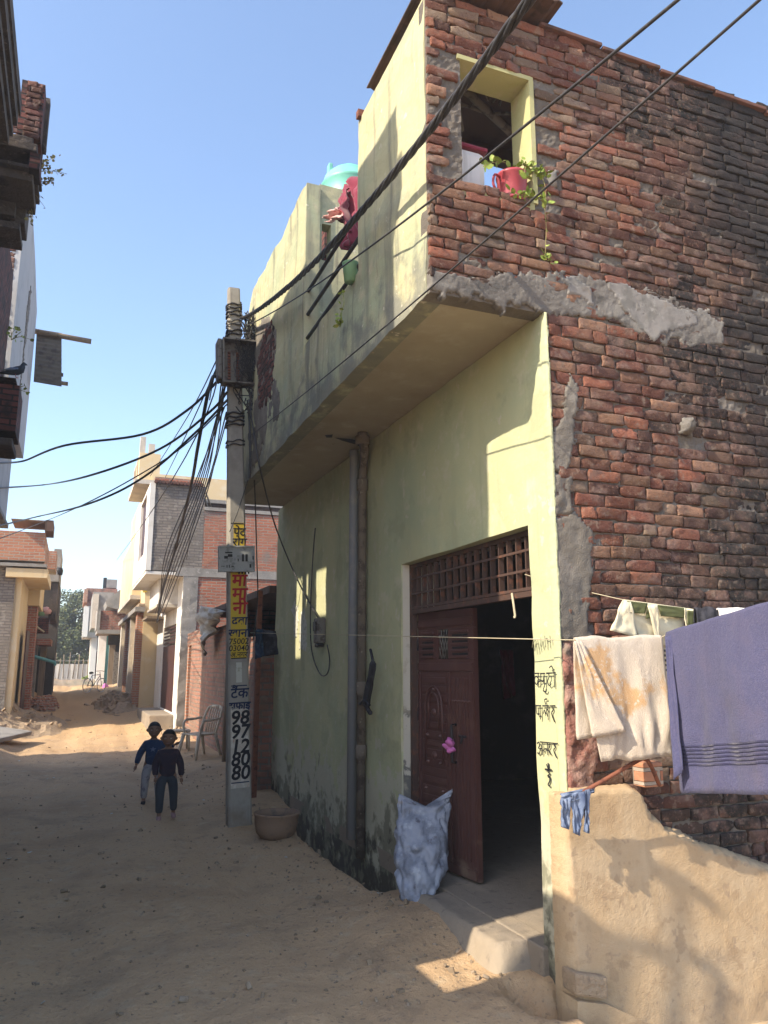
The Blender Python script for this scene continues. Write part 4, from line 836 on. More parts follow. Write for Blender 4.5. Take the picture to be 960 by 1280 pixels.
sheetgrid('collar', M['cream_cloth'], [P(810, 757, Y=3.405), P(822, 755, Y=3.40), P(826, 806, Y=3.42), P(822, 806, Y=3.42)], shr, .004, 10, 4)
sheetgrid('yoke', M['olive_cloth'], [P(784, 751, Y=3.42), P(810, 754, Y=3.42), P(806, 767, Y=3.42), P(784, 766, Y=3.42)], shr, .003, 10, 5)
sheetgrid('yoke', M['olive_cloth'], [P(823, 756, Y=3.42), P(858, 760, Y=3.42), P(856, 773, Y=3.42), P(827, 770, Y=3.42)], shr, .003, 10, 6)
sheetgrid('neck_opening', M['olive_cloth'], [P(810, 758, Y=3.417), P(818, 758, Y=3.417), P(820, 773, Y=3.42), P(808, 773, Y=3.42)], shr, .002, 8, 7)
sh2 = empty('shirt', P(865, 762, Y=3.4), 'olive and cream striped shirt squeezed between the cream jersey and a black one', 'shirt')
sheetgrid('body', M['cream_cloth'], [P(856, 760, Y=3.40), P(870, 762, Y=3.38), P(880, 800, Y=3.40), P(858, 800, Y=3.42)], sh2, .006, 12, 9)
sheetgrid('yoke', M['olive_cloth'], [P(860, 763, Y=3.37), P(869, 764, Y=3.37), P(872, 788, Y=3.38), P(860, 786, Y=3.38)], sh2, .003, 8, 8)
st = empty('striped_shirt', P(822, 812, Y=3.5), 'black and white striped shirt showing between the two towels', 'shirt')
sheetgrid('body', M['cream_cloth'], [P(815, 806, Y=3.48), P(836, 806, Y=3.48), P(836, 872, Y=3.48), P(820, 872, Y=3.48)], st, .004, 10, 2)
for i in range(5):
    sheetgrid('stripe', M['dark_cloth'], [P(816, 811+i*6, Y=3.468), P(835, 812+i*6, Y=3.468), P(835, 815+i*6, Y=3.468), P(816, 814+i*6, Y=3.468)], st, .001, 6, 2, th=.003)
cloth('shirt', M['dark_cloth'], P(868, 762, Y=3.36), P(901, 762, Y=3.34), .20, .15, 'small black garment on the upper line between the jersey and the white shirt', 'shirt', .012, 3, 2, .02, outward=NY, nx=24, ny=20)
cloth('shirt', M['white_cloth'], P(897, 763, Y=3.33), P(985, 762, Y=3.22), .22, .2, 'white shirt on the upper line behind the blue towel', 'shirt', .014, 3, 4, .02, outward=NY, nx=30, ny=20)
# rusty rod on the ledge and rag over it
rr = empty('rusty_rod', P(805, 950, Y=3.42), 'bent rusty iron rod leaning on the plinth ledge under the cream towel', 'iron rod')
MB().tube(catmull([P(701, 1005, Y=3.50), P(750, 978, Y=3.46), P(797, 951, Y=3.43), P(806, 949, Y=3.42), P(813, 956, Y=3.42), P(824, 981, Y=3.52)]), .011, 8).build('rod', M['rust'], rr)
for i, (ua, va, ub, vb, uc, vc, ud, vd) in enumerate(((701, 990, 716, 984, 711, 1036, 702, 1034), (716, 985, 728, 984, 724, 1044, 717, 1040), (733, 983, 737, 983, 735, 1042, 731, 1040))):
    pass
rag = empty('rag', P(720, 990, Y=3.5), 'faded blue denim rag drooping over the low end of the rusty rod', 'rag')
sheetgrid('upper_fold', M['denim'], [P(701, 992, Y=3.49), P(744, 983, Y=3.47), P(742, 991, Y=3.46), P(701, 1006, Y=3.48)], rag, .012, 14, 3)
for q, nm in (([(701, 1001), (714, 996), (711, 1037), (702, 1034)], 1), ([(716, 994), (730, 989), (725, 1045), (716, 1041)], 2), ([(732, 988), (738, 986), (736, 1042), (731, 1040)], 3)):
    sheetgrid('hanging_strip', M['denim'], [P(u, v, Y=3.475-.01*nm) for u, v in q], rag, .012, 12, nm*3)
lb_ = MB(); lb_.box((P(800, 955, Y=3.6).x, 3.57, 1.0), (P(826, 985, Y=3.6).x, 3.67, 1.13), bev=.012); tag(lb_.build('loose_brick', M['brick_orange']), 'single orange brick standing on the plinth ledge behind the rusty rod', 'brick')
# bits hanging on and near the facade
k_ = empty('rag', P(462, 812, X=2.40), 'dark dirty rag tied to the cement drainpipe and hanging against the green wall', 'rag')
MB().tube(catmull([P(463, 812, X=2.40), P(466, 830, X=2.38), P(462, 855, X=2.39), P(458, 880, X=2.40), P(464, 893, X=2.40)], 5), [.012]*5+[.03]*5+[.035]*6+[.02]*4+[.004], 9).build('hanging_end', M['dark_cloth'], k_)
MB().tube(catmull([P(450, 880, X=2.39), P(456, 876, X=2.37), P(462, 882, X=2.39)], 5), .014, 7).build('knot', M['dark_cloth'], k_)
hc = empty('garment', P(332, 786, Y=8.4), 'small navy and black garment pegged on the line beside the pole', 'garment')
sheetgrid('body', M['dark_cloth'], [P(322, 786, Y=8.42), P(345, 789, Y=8.4), P(348, 818, Y=8.4), P(326, 821, Y=8.42)], hc, .03, 16, 2, th=.02)
sheetgrid('sleeve', M['navy_cloth'], [P(320, 787, Y=8.38), P(328, 786, Y=8.36), P(330, 820, Y=8.36), P(319, 824, Y=8.38)], hc, .03, 12, 7, th=.02)
dc = sheetgrid('garment', M['maroon_cloth'], [P(625, 812, Y=8.2), P(641, 812, Y=8.2), P(644, 870, Y=8.2), P(630, 874, Y=8.2)], None, .03, 14, 3, th=.02); tag(dc, 'dim reddish garment hanging inside the dark room', 'garment')
pr_ = MB(); c_ = LM(.72, .90, .06)
pts = [c_+Vector((.02*math.sin(i*2.1), .03*math.cos(i*1.3), .05-.011*i)) for i in range(11)]; pr_.tube(pts, [.01, .02, .028, .03, .026, .03, .028, .022, .018, .01, .004], 8)
tag(pr_.build('rag', M['pink_rag']), 'small pink rag tied to the maroon door handle', 'rag')
# maroon blanket and pink cloth on the balcony
mc = empty('blanket', P(440, 235, X=1.8), 'maroon blanket bunched over the balcony between the walls', 'blanket')
sheetgrid('hanging_fold', M['maroon_cloth'], [P(432, 232, X=1.95), P(452, 216, X=1.95), P(452, 300, X=1.85), P(431, 313, X=1.85)], mc, .05, 22, 4, N=-X3, curl=lambda s, t: .03*math.sin(s*22+t*2))
sheetgrid('hanging_fold', M['maroon_cloth'], [P(424, 250, X=1.92), P(436, 232, X=1.90), P(438, 290, X=1.82), P(424, 278, X=1.84)], mc, .04, 20, 8, N=-X3, curl=lambda s, t: .02*math.sin(s*18+t*3))
pc = sheetgrid('cloth', M['pink_cloth'], [P(407, 272, X=1.80), P(424, 258, X=1.80), P(427, 272, X=1.80), P(412, 279, X=1.80)], None, .03, 16, 4, N=-X3, th=.015, curl=lambda s, t: .03*math.sin(t*9)); tag(pc, 'pale pink patterned cloth bunched beside the maroon blanket', 'cloth')
# teal water tank behind
tk = P(437, 240, Y=8.6); tkr = empty('water_tank', (tk.x, tk.y, tk.z-.9), 'teal plastic water tank on the roof behind the balcony', 'water tank')
b = MB(); zt = tk.z-.9; r0 = .36
b.lathe([(0, 0), (r0, .0), (r0, .1), (r0+.02, .12), (r0, .14), (r0, .5), (r0+.02, .52), (r0, .54), (r0, .92), (r0+.018, .94), (r0, .96), (r0-.03, 1.06), (r0-.10, 1.13), (r0-.18, 1.17), (0, 1.18)], (tk.x, tk.y, zt), 32); b.build('tank_body', M['teal'], tkr)
b = MB(); b.lathe([(.14, 1.16), (.14, 1.22), (.10, 1.25), (0, 1.26)], (tk.x, tk.y, zt), 20); b.build('lid', M['teal'], tkr)
for sx_ in (-1, 1):
    b = MB(); b.box((tk.x+sx_*.30-.02, tk.y-.12, zt+.99), (tk.x+sx_*.30+.03, tk.y-.02, zt+1.17), bev=.01); b.build('lug', M['teal'], tkr)
# supports under the tank (roof block)
MB().box((2.2, 8.0, ST+.2), (3.2, 9.4, zt)).build('tank_plinth', M['cement'], H)
# ---------------------------------------------------------------- window sill things
def leaf(mb, c, sz, d=None, seed=None):
    rr = random if seed is None else seed
    a = Vector((rr.uniform(-1, 1), rr.uniform(-1, 1), rr.uniform(-.6, .6))).normalized() if d is None else d
    b = a.cross(Vector((rr.uniform(-1, 1), rr.uniform(-1, 1), rr.uniform(-1, 1)))).normalized(); n = a.cross(b)
    mb.add([c, c+a*sz*.3+b*sz*.32+n*sz*.05, c+a*sz*.7+b*sz*.28, c+a*sz, c+a*sz*.7-b*sz*.28, c+a*sz*.3-b*sz*.32+n*sz*.05], [(0, 1, 2, 3), (0, 3, 4, 5)])
px = P(645, 250, Y=SY+.02); pz = winZ0+.006
pot = empty('red_pot', (px.x, SY+.06, pz), 'red plastic mug pot with a trailing plant on the window sill', 'plant pot')
b = MB(); b.lathe([(0, 0), (.085, 0), (.088, .01), (.095, .17), (.10, .175), (.10, .19), (.09, .19), (.085, .02), (0, .02)], (px.x, SY+.06, pz), 24); b.build('pot_body', M['red_plastic'], pot)
b = MB(); b.tube(catmull([(px.x-.09, SY+.05, pz+.16), (px.x-.14, SY+.03, pz+.15), (px.x-.15, SY+.03, pz+.08), (px.x-.09, SY+.05, pz+.03)]), .008, 8); b.build('handle', M['red_plastic'], pot)
b = MB(); b.lathe([(0, .15), (.09, .15)], (px.x, SY+.06, pz), 16); b.build('soil', M['rubble'], pot)
vine = empty('trailing_plant', (px.x, SY+.06, pz+.17), 'green leafy money plant trailing from the red pot down the brick wall', 'plant')
lv = MB(); vs_ = MB(); rl = random.Random(21)
def vinepath(pts, nl, sz, spread):
    q = catmull(pts, 8); vs_.tube(q, .0025, 5)
    for i in range(nl): c = rl.choice(q)+Vector((rl.uniform(-1, 1), rl.uniform(-.6, .2), rl.uniform(-1, 1)))*spread; leaf(lv, c, rl.uniform(.6, 1.1)*sz, seed=rl)
c0 = Vector((px.x, SY+.03, pz+.18))
vinepath([c0, c0+Vector((-.08, -.03, .05)), c0+Vector((-.2, -.05, .0)), c0+Vector((-.24, -.05, -.03))], 20, .055, .03)
vinepath([c0, c0+Vector((.02, -.03, .05)), c0+Vector((.06, -.05, .06))], 16, .05, .03)
vinepath([c0, c0+Vector((.11, -.06, .03)), c0+Vector((.16, -.09, -.08)), c0+Vector((.15, -.10, -.25))], 34, .055, .035)
vinepath([c0+Vector((-.1, -.1, -.2)), c0+Vector((-.04, -.12, -.22)), c0+Vector((.05, -.12, -.21)), c0+Vector((.14, -.12, -.22))], 26, .05, .02)
vinepath([c0+Vector((.02, -.1, 0)), c0+Vector((.0, -.12, -.06)), c0+Vector((.02, -.13, -.1))], 6, .055, .02)
vinepath([c0+Vector((.14, -.1, -.2)), c0+Vector((.15, -.10, -.38)), c0+Vector((.145, -.09, -.5)), c0+Vector((.15, -.08, -.56))], 9, .025, .012)
vinepath([c0+Vector((.14, -.08, -.55)), c0+Vector((.18, -.08, -.58)), c0+Vector((.19, -.08, -.57))], 10, .05, .022)
vs_.build('stem', M['leaf_dry'], vine); lv.build('leaves', M['leaf'], vine)
dx_ = P(588, 205, Y=SY+.2)
drm = empty('storage_bin', (dx_.x, SY+.25, winZ0+.01), 'white plastic bin with maroon lid standing inside the upper window', 'bin')
b = MB(); b.box((1.90, SY+.16, ST+.2), (P(604, 205, Y=SY+.2).x, SY+.46, 4.86), bev=.05); b.build('bin_body', M['white_plastic'], drm)
b = MB(); b.box((1.892, SY+.15, 4.862), (P(606, 205, Y=SY+.2).x, SY+.47, 4.89), bev=.012); b.build('bin_lid', M['maroon_cloth'], drm)
gp = P(438, 345, X=1.72); gpe = empty('green_pot', gp, 'small pale green hanging pot on the balcony rail with a trailing weed', 'plant pot')
b = MB(); b.lathe([(0, -.07), (.045, -.07), (.06, .07), (.064, .08), (.05, .08), (.045, .0), (0, .0)], gp+Vector((.0, 0, .02)), 18); b.build('pot_body', M['green_pot'], gpe)
lv = MB(); q = catmull([P(428, 362, X=1.70), P(430, 378, X=1.70), P(427, 392, X=1.70), P(428, 404, X=1.70)]); lv.tube(q, .0025, 5)
for i in range(12): leaf(lv, rl.choice(q)+Vector((-.02, rl.uniform(-.02, .02), rl.uniform(-.02, .02))), .035, seed=rl)
for i in range(9): leaf(lv, P(428, 403, X=1.70)+Vector((-.02, rl.uniform(-.03, .03), rl.uniform(-.02, .02))), .05, seed=rl)
tag(lv.build('trailing_weed', M['leaf']), 'thin weed hanging from the balcony edge below the green pot', 'plant')
# ---------------------------------------------------------------- houses along the lane
def rect(mb, u0, v0, u1, v1, Y, depth, x1=None, x0=None, bev=0):
    a = P(u0, v0, Y=Y); b = P(u1, v1, Y=Y)
    if v1 >= 845: b.z = -.4
    return mb.box((a.x if x0 is None else x0, Y, b.z), (b.x if x1 is None else x1, Y+depth, a.z), bev=bev)
def pbox(name, m, parent, *a, **k):
    mb = MB(); rect(mb, *a, **k); return mb.build(name, M[m], parent)
def bbox(name, m, parent, a, b, bev=0):
    mb = MB(); mb.box(a, b, bev=bev); return mb.build(name, M[m], parent)
# --- near left house: only its cornice and brick pier reach into the picture
A_ = empty('cornice_house', (-1.3, 6, 0), 'dark old house at upper left with heavy moulded cornice and ragged brick pier', 'house')
YA0, YA1 = 3.44, 11.2
def slot(u0, v0, u1, v1):  # openings along the sun path, added to throw light patches on the green facade
    a = P(u0, v0, X=FX); b = P(u1, v1, X=FX); y0, y1 = sorted((a.y, b.y)); k = FX+1.15
    return (y0-.27*k-YA0, y1-.27*k-YA0, b.z+.83*k, a.z+.83*k)
light_slots = [slot(372, 716, 385, 775), slot(370, 775.5, 376.5, 822), slot(396, 706, 406.5, 760), slot(408.6, 704, 411.5, 759)]
panel('front_wall', M['old_cement'], A_, (-1.15, YA0, 0), Y3, Z3, X3, 9.0-YA0, 7.0, light_slots, .06, .5, .0); panel('front_wall', M['brick_dark'], A_, (-1.15, 9.0, 0), Y3, Z3, X3, YA1-9.0, 7.0, (), .06, .3, .008)
bbox('rear_wall', 'brick_dark', A_, (-6, YA0, 0), (-1.3, YA0+.2, 3))
bbox('end_wall', 'brick_dark', A_, (-6, YA1-.2, 0), (-1.65, YA1, 5.3))  # unseen wall added only to keep sun from leaking under the white house
cr = MB()
for (x0, z0, z1) in ((-1.0, 6.95, 7.06), (-.97, 7.06, 7.14), (-1.02, 7.14, 7.2), (-.94, 7.2, 7.34), (-.92, 7.34, 7.5)):
    cr.box((-1.7, YA0+(x0+.92), z0), (x0, 8.1+(x0+.92)*.5, z1-.002))
cr.build('cornice', M['old_cement'], A_)
pr_ = MB()
e0 = P(33, 100, Z=7.55); 
for (u, v, z0, z1, w_, d_) in ((50, 104, 7.3, 7.95, .45, .5),):
    pass
Yp = 8.3
pierb = bricks('brick_pier', M['brick'], A_, (P(30, 150, Y=Yp).x, Yp, P(40, 172, Y=Yp).z), X3, Z3, -Y3, P(51, 150, Y=Yp).x-P(30, 150, Y=Yp).x, P(40, 98, Y=Yp).z-P(40, 172, Y=Yp).z, tones=[(.13, .05, .04), (.10, .045, .038), (.16, .07, .05)])
pr_ = MB(); rect(pr_, 28, 99, 50.5, 172, Yp+.02, .5); pr_.build('pier_core', M['brick_dark'], A_)
pbox('pier_cap', 'old_cement', A_, 46, 119, 57, 186, Yp+.3, .12)
for (ua, va, ub, vb, dd) in ((0, 160, 42, 172, .0), (0, 166, 47, 180, -.05), (0, 172, 50, 192, .03), (0, 190, 47, 208, .02), (0, 206, 42, 214, .1)):
    pbox('moulding', 'old_cement', A_, ua-60, va, ub, vb, Yp+dd, .7, bev=.012)
pbox('brick_corbel', 'brick_dark', A_, 38, 190, 49, 212, Yp-.02, .3)
pbox('lower_moulding', 'old_cement', A_, -60, 214, 18, 270, 8.9, .5); pbox('lower_moulding', 'old_cement', A_, 18.2, 216, 31, 280, 9.0, .4, bev=.01); pbox('lower_moulding', 'old_cement', A_, -60, 271, 25, 279, 8.95, .5)
rg = MB()
for i in range(5): rg.tube([P(52, 178+i*2, Y=Yp+.3), P(57, 186+i, Y=Yp+.25)], .012, 5)
rg.build('broken_edge', M['old_cement'], A_)
bw = MB(); bw.box((-1.1, 2.54, 0), (-.92, 3.11, 3.27)); bw.box((-1.1, 3.1101, 0), (-.93, 3.5, 2.36)); bw = bw.build('boundary_wall', M['brick_dark']); tag(bw, 'tall brick boundary wall stub beside the lane, left of the camera', 'wall')  # unseen stub added as a sun blocker, sized from its shadow
ps = empty('iron_post', (-.8, 2.53, 0), 'T-headed iron post standing left of the camera', 'post')  # unseen post added to throw the T-shaped shadow on the plinth
MB().tube([(-.8, 2.50, 0), (-.8, 2.50, 3.76)], .02, 8).build('upright', M['dark_iron'], ps); MB().tube([(-.8, 2.44, 3.80), (-.8, 2.50, 3.77), (-.8, 2.56, 3.69)], .035, 8).build('cross_bar', M['dark_iron'], ps)
pr2 = MB(); pr2.tube(catmull([(-.82, 2.66, 3.06), (-.82, 2.55, 3.27), (-.82, 2.45, 3.46), (-.82, 2.42, 3.44), (-.82, 2.41, 3.2), (-.82, 2.41, 2.4)], 4), .024, 8); tag(pr2.build('bent_pipe', M['dark_iron']), 'bent iron pipe rail fixed to the boundary wall left of the camera', 'pipe')  # unseen pipe, added and bent to draw its shadow on the plinth
# --- white jettied house on the left
B_ = empty('white_house', (-1.1, 13, 0), 'tall dull white house on the left with red brick end wall and stepped overhangs', 'house')
xb = -1.1
def fz(u, v, X=xb): return P(u, v, X=X)
YB0, YB1 = 11.3, 15.15
bb_ = bricks('end_wall', M['brick'], B_, (-3.2, YB0, 5.3), X3, Z3, -Y3, 3.2+xb-.06, 4.6, course=.085, length=.26, tones=[(.15, .05, .042), (.11, .042, .036), (.18, .065, .05)])
wb = MB(); wb.box((-6, YB0+.02, 0), (-2.2, YB1-.05, 9.2)); wb.build('core', M['brick_dark'], B_)
wb = MB(); y2 = fz(38, 260).y
# street face as a sheet with its bottom edge stepping up towards the camera
zt0, zt1 = P(24, 250, X=xb).z, P(45, 400, X=xb).z
wb.poly([(xb, YB0, 5.42), (xb, YB1, 5.42), (xb, YB1, 8.25), (xb, 13.6, 8.6), (xb, 12.3, 8.75), (xb, YB0, 8.75)], (-.12, 0, 0)); wb.build('upper_wall', M['grey_white'], B_)
bbox('soffit', 'grey_white', B_, (-2.2, YB0+.03, 5.36), (xb-.0, YB1-.01, 5.418))
patch('bare_brick_patch', M['brick_grey'], B_, (xb, 12.9, 5.6), Y3, Z3, X3, [(.1, 0), (.35, .3), (.3, 1.2), (.55, 2.0), (.4, 2.3), (.1, 1.8), (.2, .9)], .02, .05, .01, .06, 6)
xl = -1.3
bbox('lower_bay', 'grey_white', B_, (-2.2, 12.6, 4.15), (xl, 15.3, 5.358)); bbox('lower_bay_floor', 'cement', B_, (-2.2, 12.5, 4.08), (xl+.05, 15.32, 4.148))
bbox('lower_wall', 'grey_white', B_, (-2.4, YB0, 0), (-2.0, YB1, 4.08))
# brown brick balcony with the pigeon
pbox('brick_balcony', 'brick_dark', B_, -60, 472, 19, 540, 9.9, .6); pbox('balcony_slab', 'old_cement', B_, -60, 540, 15, 557, 9.85, .7, bev=.02); pbox('balcony_cap', 'old_cement', B_, -60, 464, 20, 472.5, 9.85, .7, bev=.01)
# corrugated awning sticking out of it, and its pole
aw = empty('corrugated_awning', P(60, 450, Y=15.5), 'small corrugated sheet awning jutting from the white house on the left', 'awning')
q = [P(46, 412, Y=15.6), P(77, 417, Y=15.6), P(77, 483, Y=14.6), P(42, 477, Y=14.6)]; vs_ = []; fs_ = []; n = 60
for off in (0, .006):
    for j in (0, 1):
        for i in range(n+1):
            a = q[0].lerp(q[3], i/n); b_ = q[1].lerp(q[2], i/n); p = (a, b_)[j]; vs_.append(p+Vector((0, -.012, .02))*math.sin(i*math.pi/2.5)+Z3*off)
k = n+1
for s_ in (0, 2): fs_ += [(s_*k+i, s_*k+i+1, s_*k+k+i+1, s_*k+k+i) for i in range(n)]
fs_ += [(k+i, k+i+1, 3*k+i+1, 3*k+i) for i in range(n)]
mb = MB(); mb.add(vs_, fs_); mb.build('sheet', M['tin'], aw)
MB().tube([P(44, 414, Y=15.4), P(114, 427, Y=15.4)], .055, 8).build('support_pole', M['wood'], aw); MB().tube([P(44, 474, Y=14.9), P(85, 480, Y=14.9)], .04, 8).build('support_pole', M['wood'], aw); MB().box(P(76, 466, Y=14.9), P(79, 471, Y=15.0)).build('bracket', M['dark_iron'], aw)
# weeds and pigeon
def weed(base, tips, nl, sz, label, m='leaf', r=.006, stem='leaf_dry', rs=3):
    rr = random.Random(rs); root = empty('weed', base, label, 'weed'); s = MB(); l = MB()
    for t in tips:
        md = base.lerp(t, .5)+Vector((rr.uniform(-.05, .05), rr.uniform(-.05, .05), rr.uniform(-.02, .08))); q = catmull([base, md, t], 6); s.tube(q, [r*(1-.7*i/(len(q)-1)) for i in range(len(q))], 5)
        for i in range(nl): leaf(l, rr.choice(q[4:])+Vector((rr.uniform(-1, 1), rr.uniform(-1, 1), rr.uniform(-1, 1)))*sz*.7, sz*rr.uniform(.6, 1.1), seed=rr)
    s.build('stem', M[stem], root); l.build('leaves', M[m], root); return root
weed(P(30, 222, Y=8.9), [P(70, 196, Y=8.9), P(60, 210, Y=8.8), P(80, 216, Y=8.9), P(66, 226, Y=8.8), P(52, 206, Y=8.9)], 34, .05, 'leafy weed sprouting from under the cornice, seen against the sky', 'leaf_dry')
weed(P(33, 226, Y=8.9), [P(42, 232, Y=8.8), P(50, 247, Y=8.8), P(56, 259, Y=8.8)], 2, .04, 'bare drooping twig below the leafy weed', 'leaf_dry')
weed(P(33, 250, Y=9), [P(37, 255, Y=9), P(43, 272, Y=9), P(38, 278, Y=9)], 8, .06, 'small dry tuft on the moulding corner above the white house', 'leaf_dry')
weed(P(14, 425, Y=11), [P(22, 410, Y=11), P(27, 414, Y=11), P(40, 425, Y=11), P(12, 412, Y=11)], 5, .07, 'small green weed growing on the white house wall above the pigeon')
weed(P(20, 486, Y=10), [P(36, 492, Y=10), P(32, 487, Y=10)], 5, .05, 'tiny sprig below the pigeon')
pg0 = P(20, 472, Y=9.8); pg = empty('pigeon', pg0, 'dark grey pigeon perched on the brick balcony edge', 'pigeon')
b = MB(); b.tube([pg0+Vector(p) for p in ((-.20, 0, .03), (-.12, 0, .045), (-.06, 0, .065), (.0, 0, .085), (.045, 0, .11), (.06, 0, .145), (.065, 0, .17), (.075, 0, .185), (.095, 0, .18), (.112, 0, .172))], [.008, .022, .042, .055, .05, .032, .026, .025, .012, .002], 12); b.build('body', M['dark_trouser'], pg)
b = MB(); b.tube([pg0+Vector(p) for p in ((-.17, -.035, .055), (-.06, -.05, .085), (.02, -.045, .10))], [.004, .02, .012], 8); b.build('wing', M['denim'], pg)
for s_ in (-.018, .018): b = MB(); b.tube([pg0+Vector((-.01, s_, .05)), pg0+Vector((0, s_, 0)), pg0+Vector((.025, s_, .002))], .004, 5); b.build('leg', M['red_plastic'], pg)
# --- cream house further left
C_ = empty('beige_house', (-1, 22, 0), 'beige house on the left with an orange brick top storey and deep soffit', 'house')
pbox('top_wall', 'brick_orange', C_, -120, 656, 54, 700, 22.3, 4); pbox('parapet', 'brick_orange', C_, -120, 680, 56, 702, 22.0, .3)
pbox('roof_slab', 'wood', C_, 14, 648, 65, 652, 22.0, 1.5); pbox('roof_return', 'dark_sheet', C_, 57, 650, 66, 664, 22.0, 1.2)
pbox('grey_wall', 'brick_grey', C_, -120, 702, 6, 870, 22.2, 4); pbox('band', 'cement', C_, -60, 700, 58, 709, 21.9, .5)
bbox('street_wall', 'cream_wall', C_, (P(6, 720, Y=22).x, 22.25, 0), (P(14, 720, Y=22).x+.25, 30, 4.0))
sf_ = MB(); z0 = P(40, 710, Y=22).z; sf_.box((P(8, 710, Y=22).x, 21.95, z0-.25), (P(60, 710, Y=22).x, 25.5, z0-.02)); sf_.build('balcony_slab', M['cream_wall'], C_)
pbox('balcony_box', 'cream_wall', C_, 17, 724, 49, 757, 25.6, 3)
pbox('brick_pier', 'brick_red', C_, 18, 757, 37, 872, 26.0, 1); pbox('brick_corner', 'brick_orange', C_, 54, 688, 69, 712, 26.5, 1.5)
bbox('door', 'dark_door', C_, (P(14, 800, Y=22).x+.252, 23.5, .2), (P(14, 800, Y=22).x+.28, 25, 2.6))
# --- dark balcony house beyond
D_ = empty('balcony_house', (-1, 30, 0), 'shadowy house with a cluttered brick balcony beyond the beige house', 'house')
pbox('edge_wall', 'cement', D_, 68, 686, 74, 728, 29, 3); pbox('upper_wall', 'cement', D_, 50, 712, 73, 727, 28.9, 2); pbox('recess', 'dark_room', D_, -10, 728, 64, 868, 31.5, 3)  # recess is a solid near-black block; the opening's shade is in its colour
pbox('side_fin', 'old_cement', D_, 64, 728, 69, 775, 29, 3); pbox('balcony_front', 'brick_dark', D_, 38, 772, 60, 792, 29.0, .3); pbox('balcony_rail', 'cement', D_, 38, 765, 64, 771, 29.0, .3)
pbox('balcony_slab', 'brick_red', D_, 33, 798, 63, 806, 28.8, 2.5); pbox('ground_wall', 'brick_dark', D_, -20, 806, 36, 868, 29.2, 3); pbox('pillar', 'cement', D_, 39, 806, 43, 862, 29.4, .3)
pbox('pillar', 'wood', D_, 51, 808, 55, 850, 30, .3)
tag(MB().tube(catmull([P(41, 772, Y=28.9), P(45, 782, Y=28.8), P(55, 790, Y=28.9)]), .03, 5).build('rope', M['twine']), 'pale rope looping over the far balcony parapet', 'rope')
for (u, v, m_, lb) in ((41, 770, 'pink_cloth', 'pinkish bundle on the left end of the far balcony'), (52, 766, 'green_pot', 'green bundle in the middle of the far balcony'), (58, 764, 'pink_cloth', 'pale bundle at the right end of the far balcony')):
    b = MB(); b.lathe([(0, -.12), (.16, -.1), (.2, 0), (.14, .12), (0, .16)], P(u, v, Y=29.1), 10, wob=.5, seed=u); tag(b.build('bundle', M[m_]), lb, 'bundle')
b = MB(); b.lathe([(0, -.12), (.12, -.1), (.14, .05), (.09, .14), (0, .16)], P(74.5, 715, Y=29), 10, wob=.3); tag(b.build('black_pot', M['black']), 'round black pot fixed to the far grey wall edge', 'pot')
tag(MB().tube([P(34, 818, Y=27), P(68, 828, Y=27)], .05, 8).build('blue_pipe', M['teal_paint']), 'pale blue pipe slanting out from the left houses', 'pipe'); tag(MB().tube([P(68, 826, Y=27), P(69, 832, Y=27)], .04, 8).build('pipe_end', M['teal_paint']), 'short vertical end piece of the pale blue pipe', 'pipe')
# --- near right: brick shed against the green house
Sh = empty('brick_shed', (2.6, 14, 0), 'low coarse brick outbuilding with a dark flat roof between the two houses', 'shed')
dY0 = P(237, 860, X=2.62).y; dY1 = P(229.5, 860, X=2.62).y
panel('street_wall', M['brick_shed'], Sh, (2.62, 10.45, -.1), Y3, Z3, -X3, 9.4, 2.5, [(dY0-10.45, dY1-10.45, .4, 2.2)], .2, .3, .01, top=lambda a: 2.2 if a < 3.3 else 2.52+.03*math.sin(a))
bbox('door', 'dark_door', Sh, (2.72, dY0-.1, .2), (2.76, dY1+.1, 2.25)); bbox('back_wall', 'brick_dark', Sh, (4.6, 10.4, 0), (4.8, 19.8, 2.6)); bbox('end_wall', 'brick_orange', Sh, (2.63, 19.62, 0), (4.6, 19.82, 2.4))
bbox('roof', 'dark_sheet', Sh, (2.42, 10.35, 2.62), (4.8, 16.2, 2.72)); bbox('cross_wall', 'brick_dark', Sh, (2.85, 13.7, 0), (4.6, 13.85, 2.62))
ShB = MB(); ShB.tube([(2.5, 13.6, 0), (2.5, 13.6, 2.62)], .05, 8); ShB.build('post', M['wood'], Sh)
bbox('gutter_post', 'rust', Sh, (P(320, 900, Y=9.9).x-.03, 9.87, .0), (P(320, 900, Y=9.9).x+.03, 9.93, 2.6))
panel('front_return', M['brick_shed'], Sh, (P(318, 900, Y=10.3).x, 10.3, -.1), X3, Z3, -Y3, 2.6-P(318, 900, Y=10.3).x, 2.0, (), .12, .12, .012); bbox('door_post', 'wood', Sh, (2.3, 10.5, 1.9), (2.36, 10.56, 2.6))
ts = sheetgrid('plastic_sheet', M['plastic_sheet'], [P(250, 757, X=2.35), P(283, 764, X=2.35), P(266, 782, X=2.4), P(257, 820, X=2.45)], None, .12, 22, 3, N=-X3, th=.01); tag(ts, 'dusty crumpled plastic sheet hanging off the shed roof corner', 'plastic sheet')
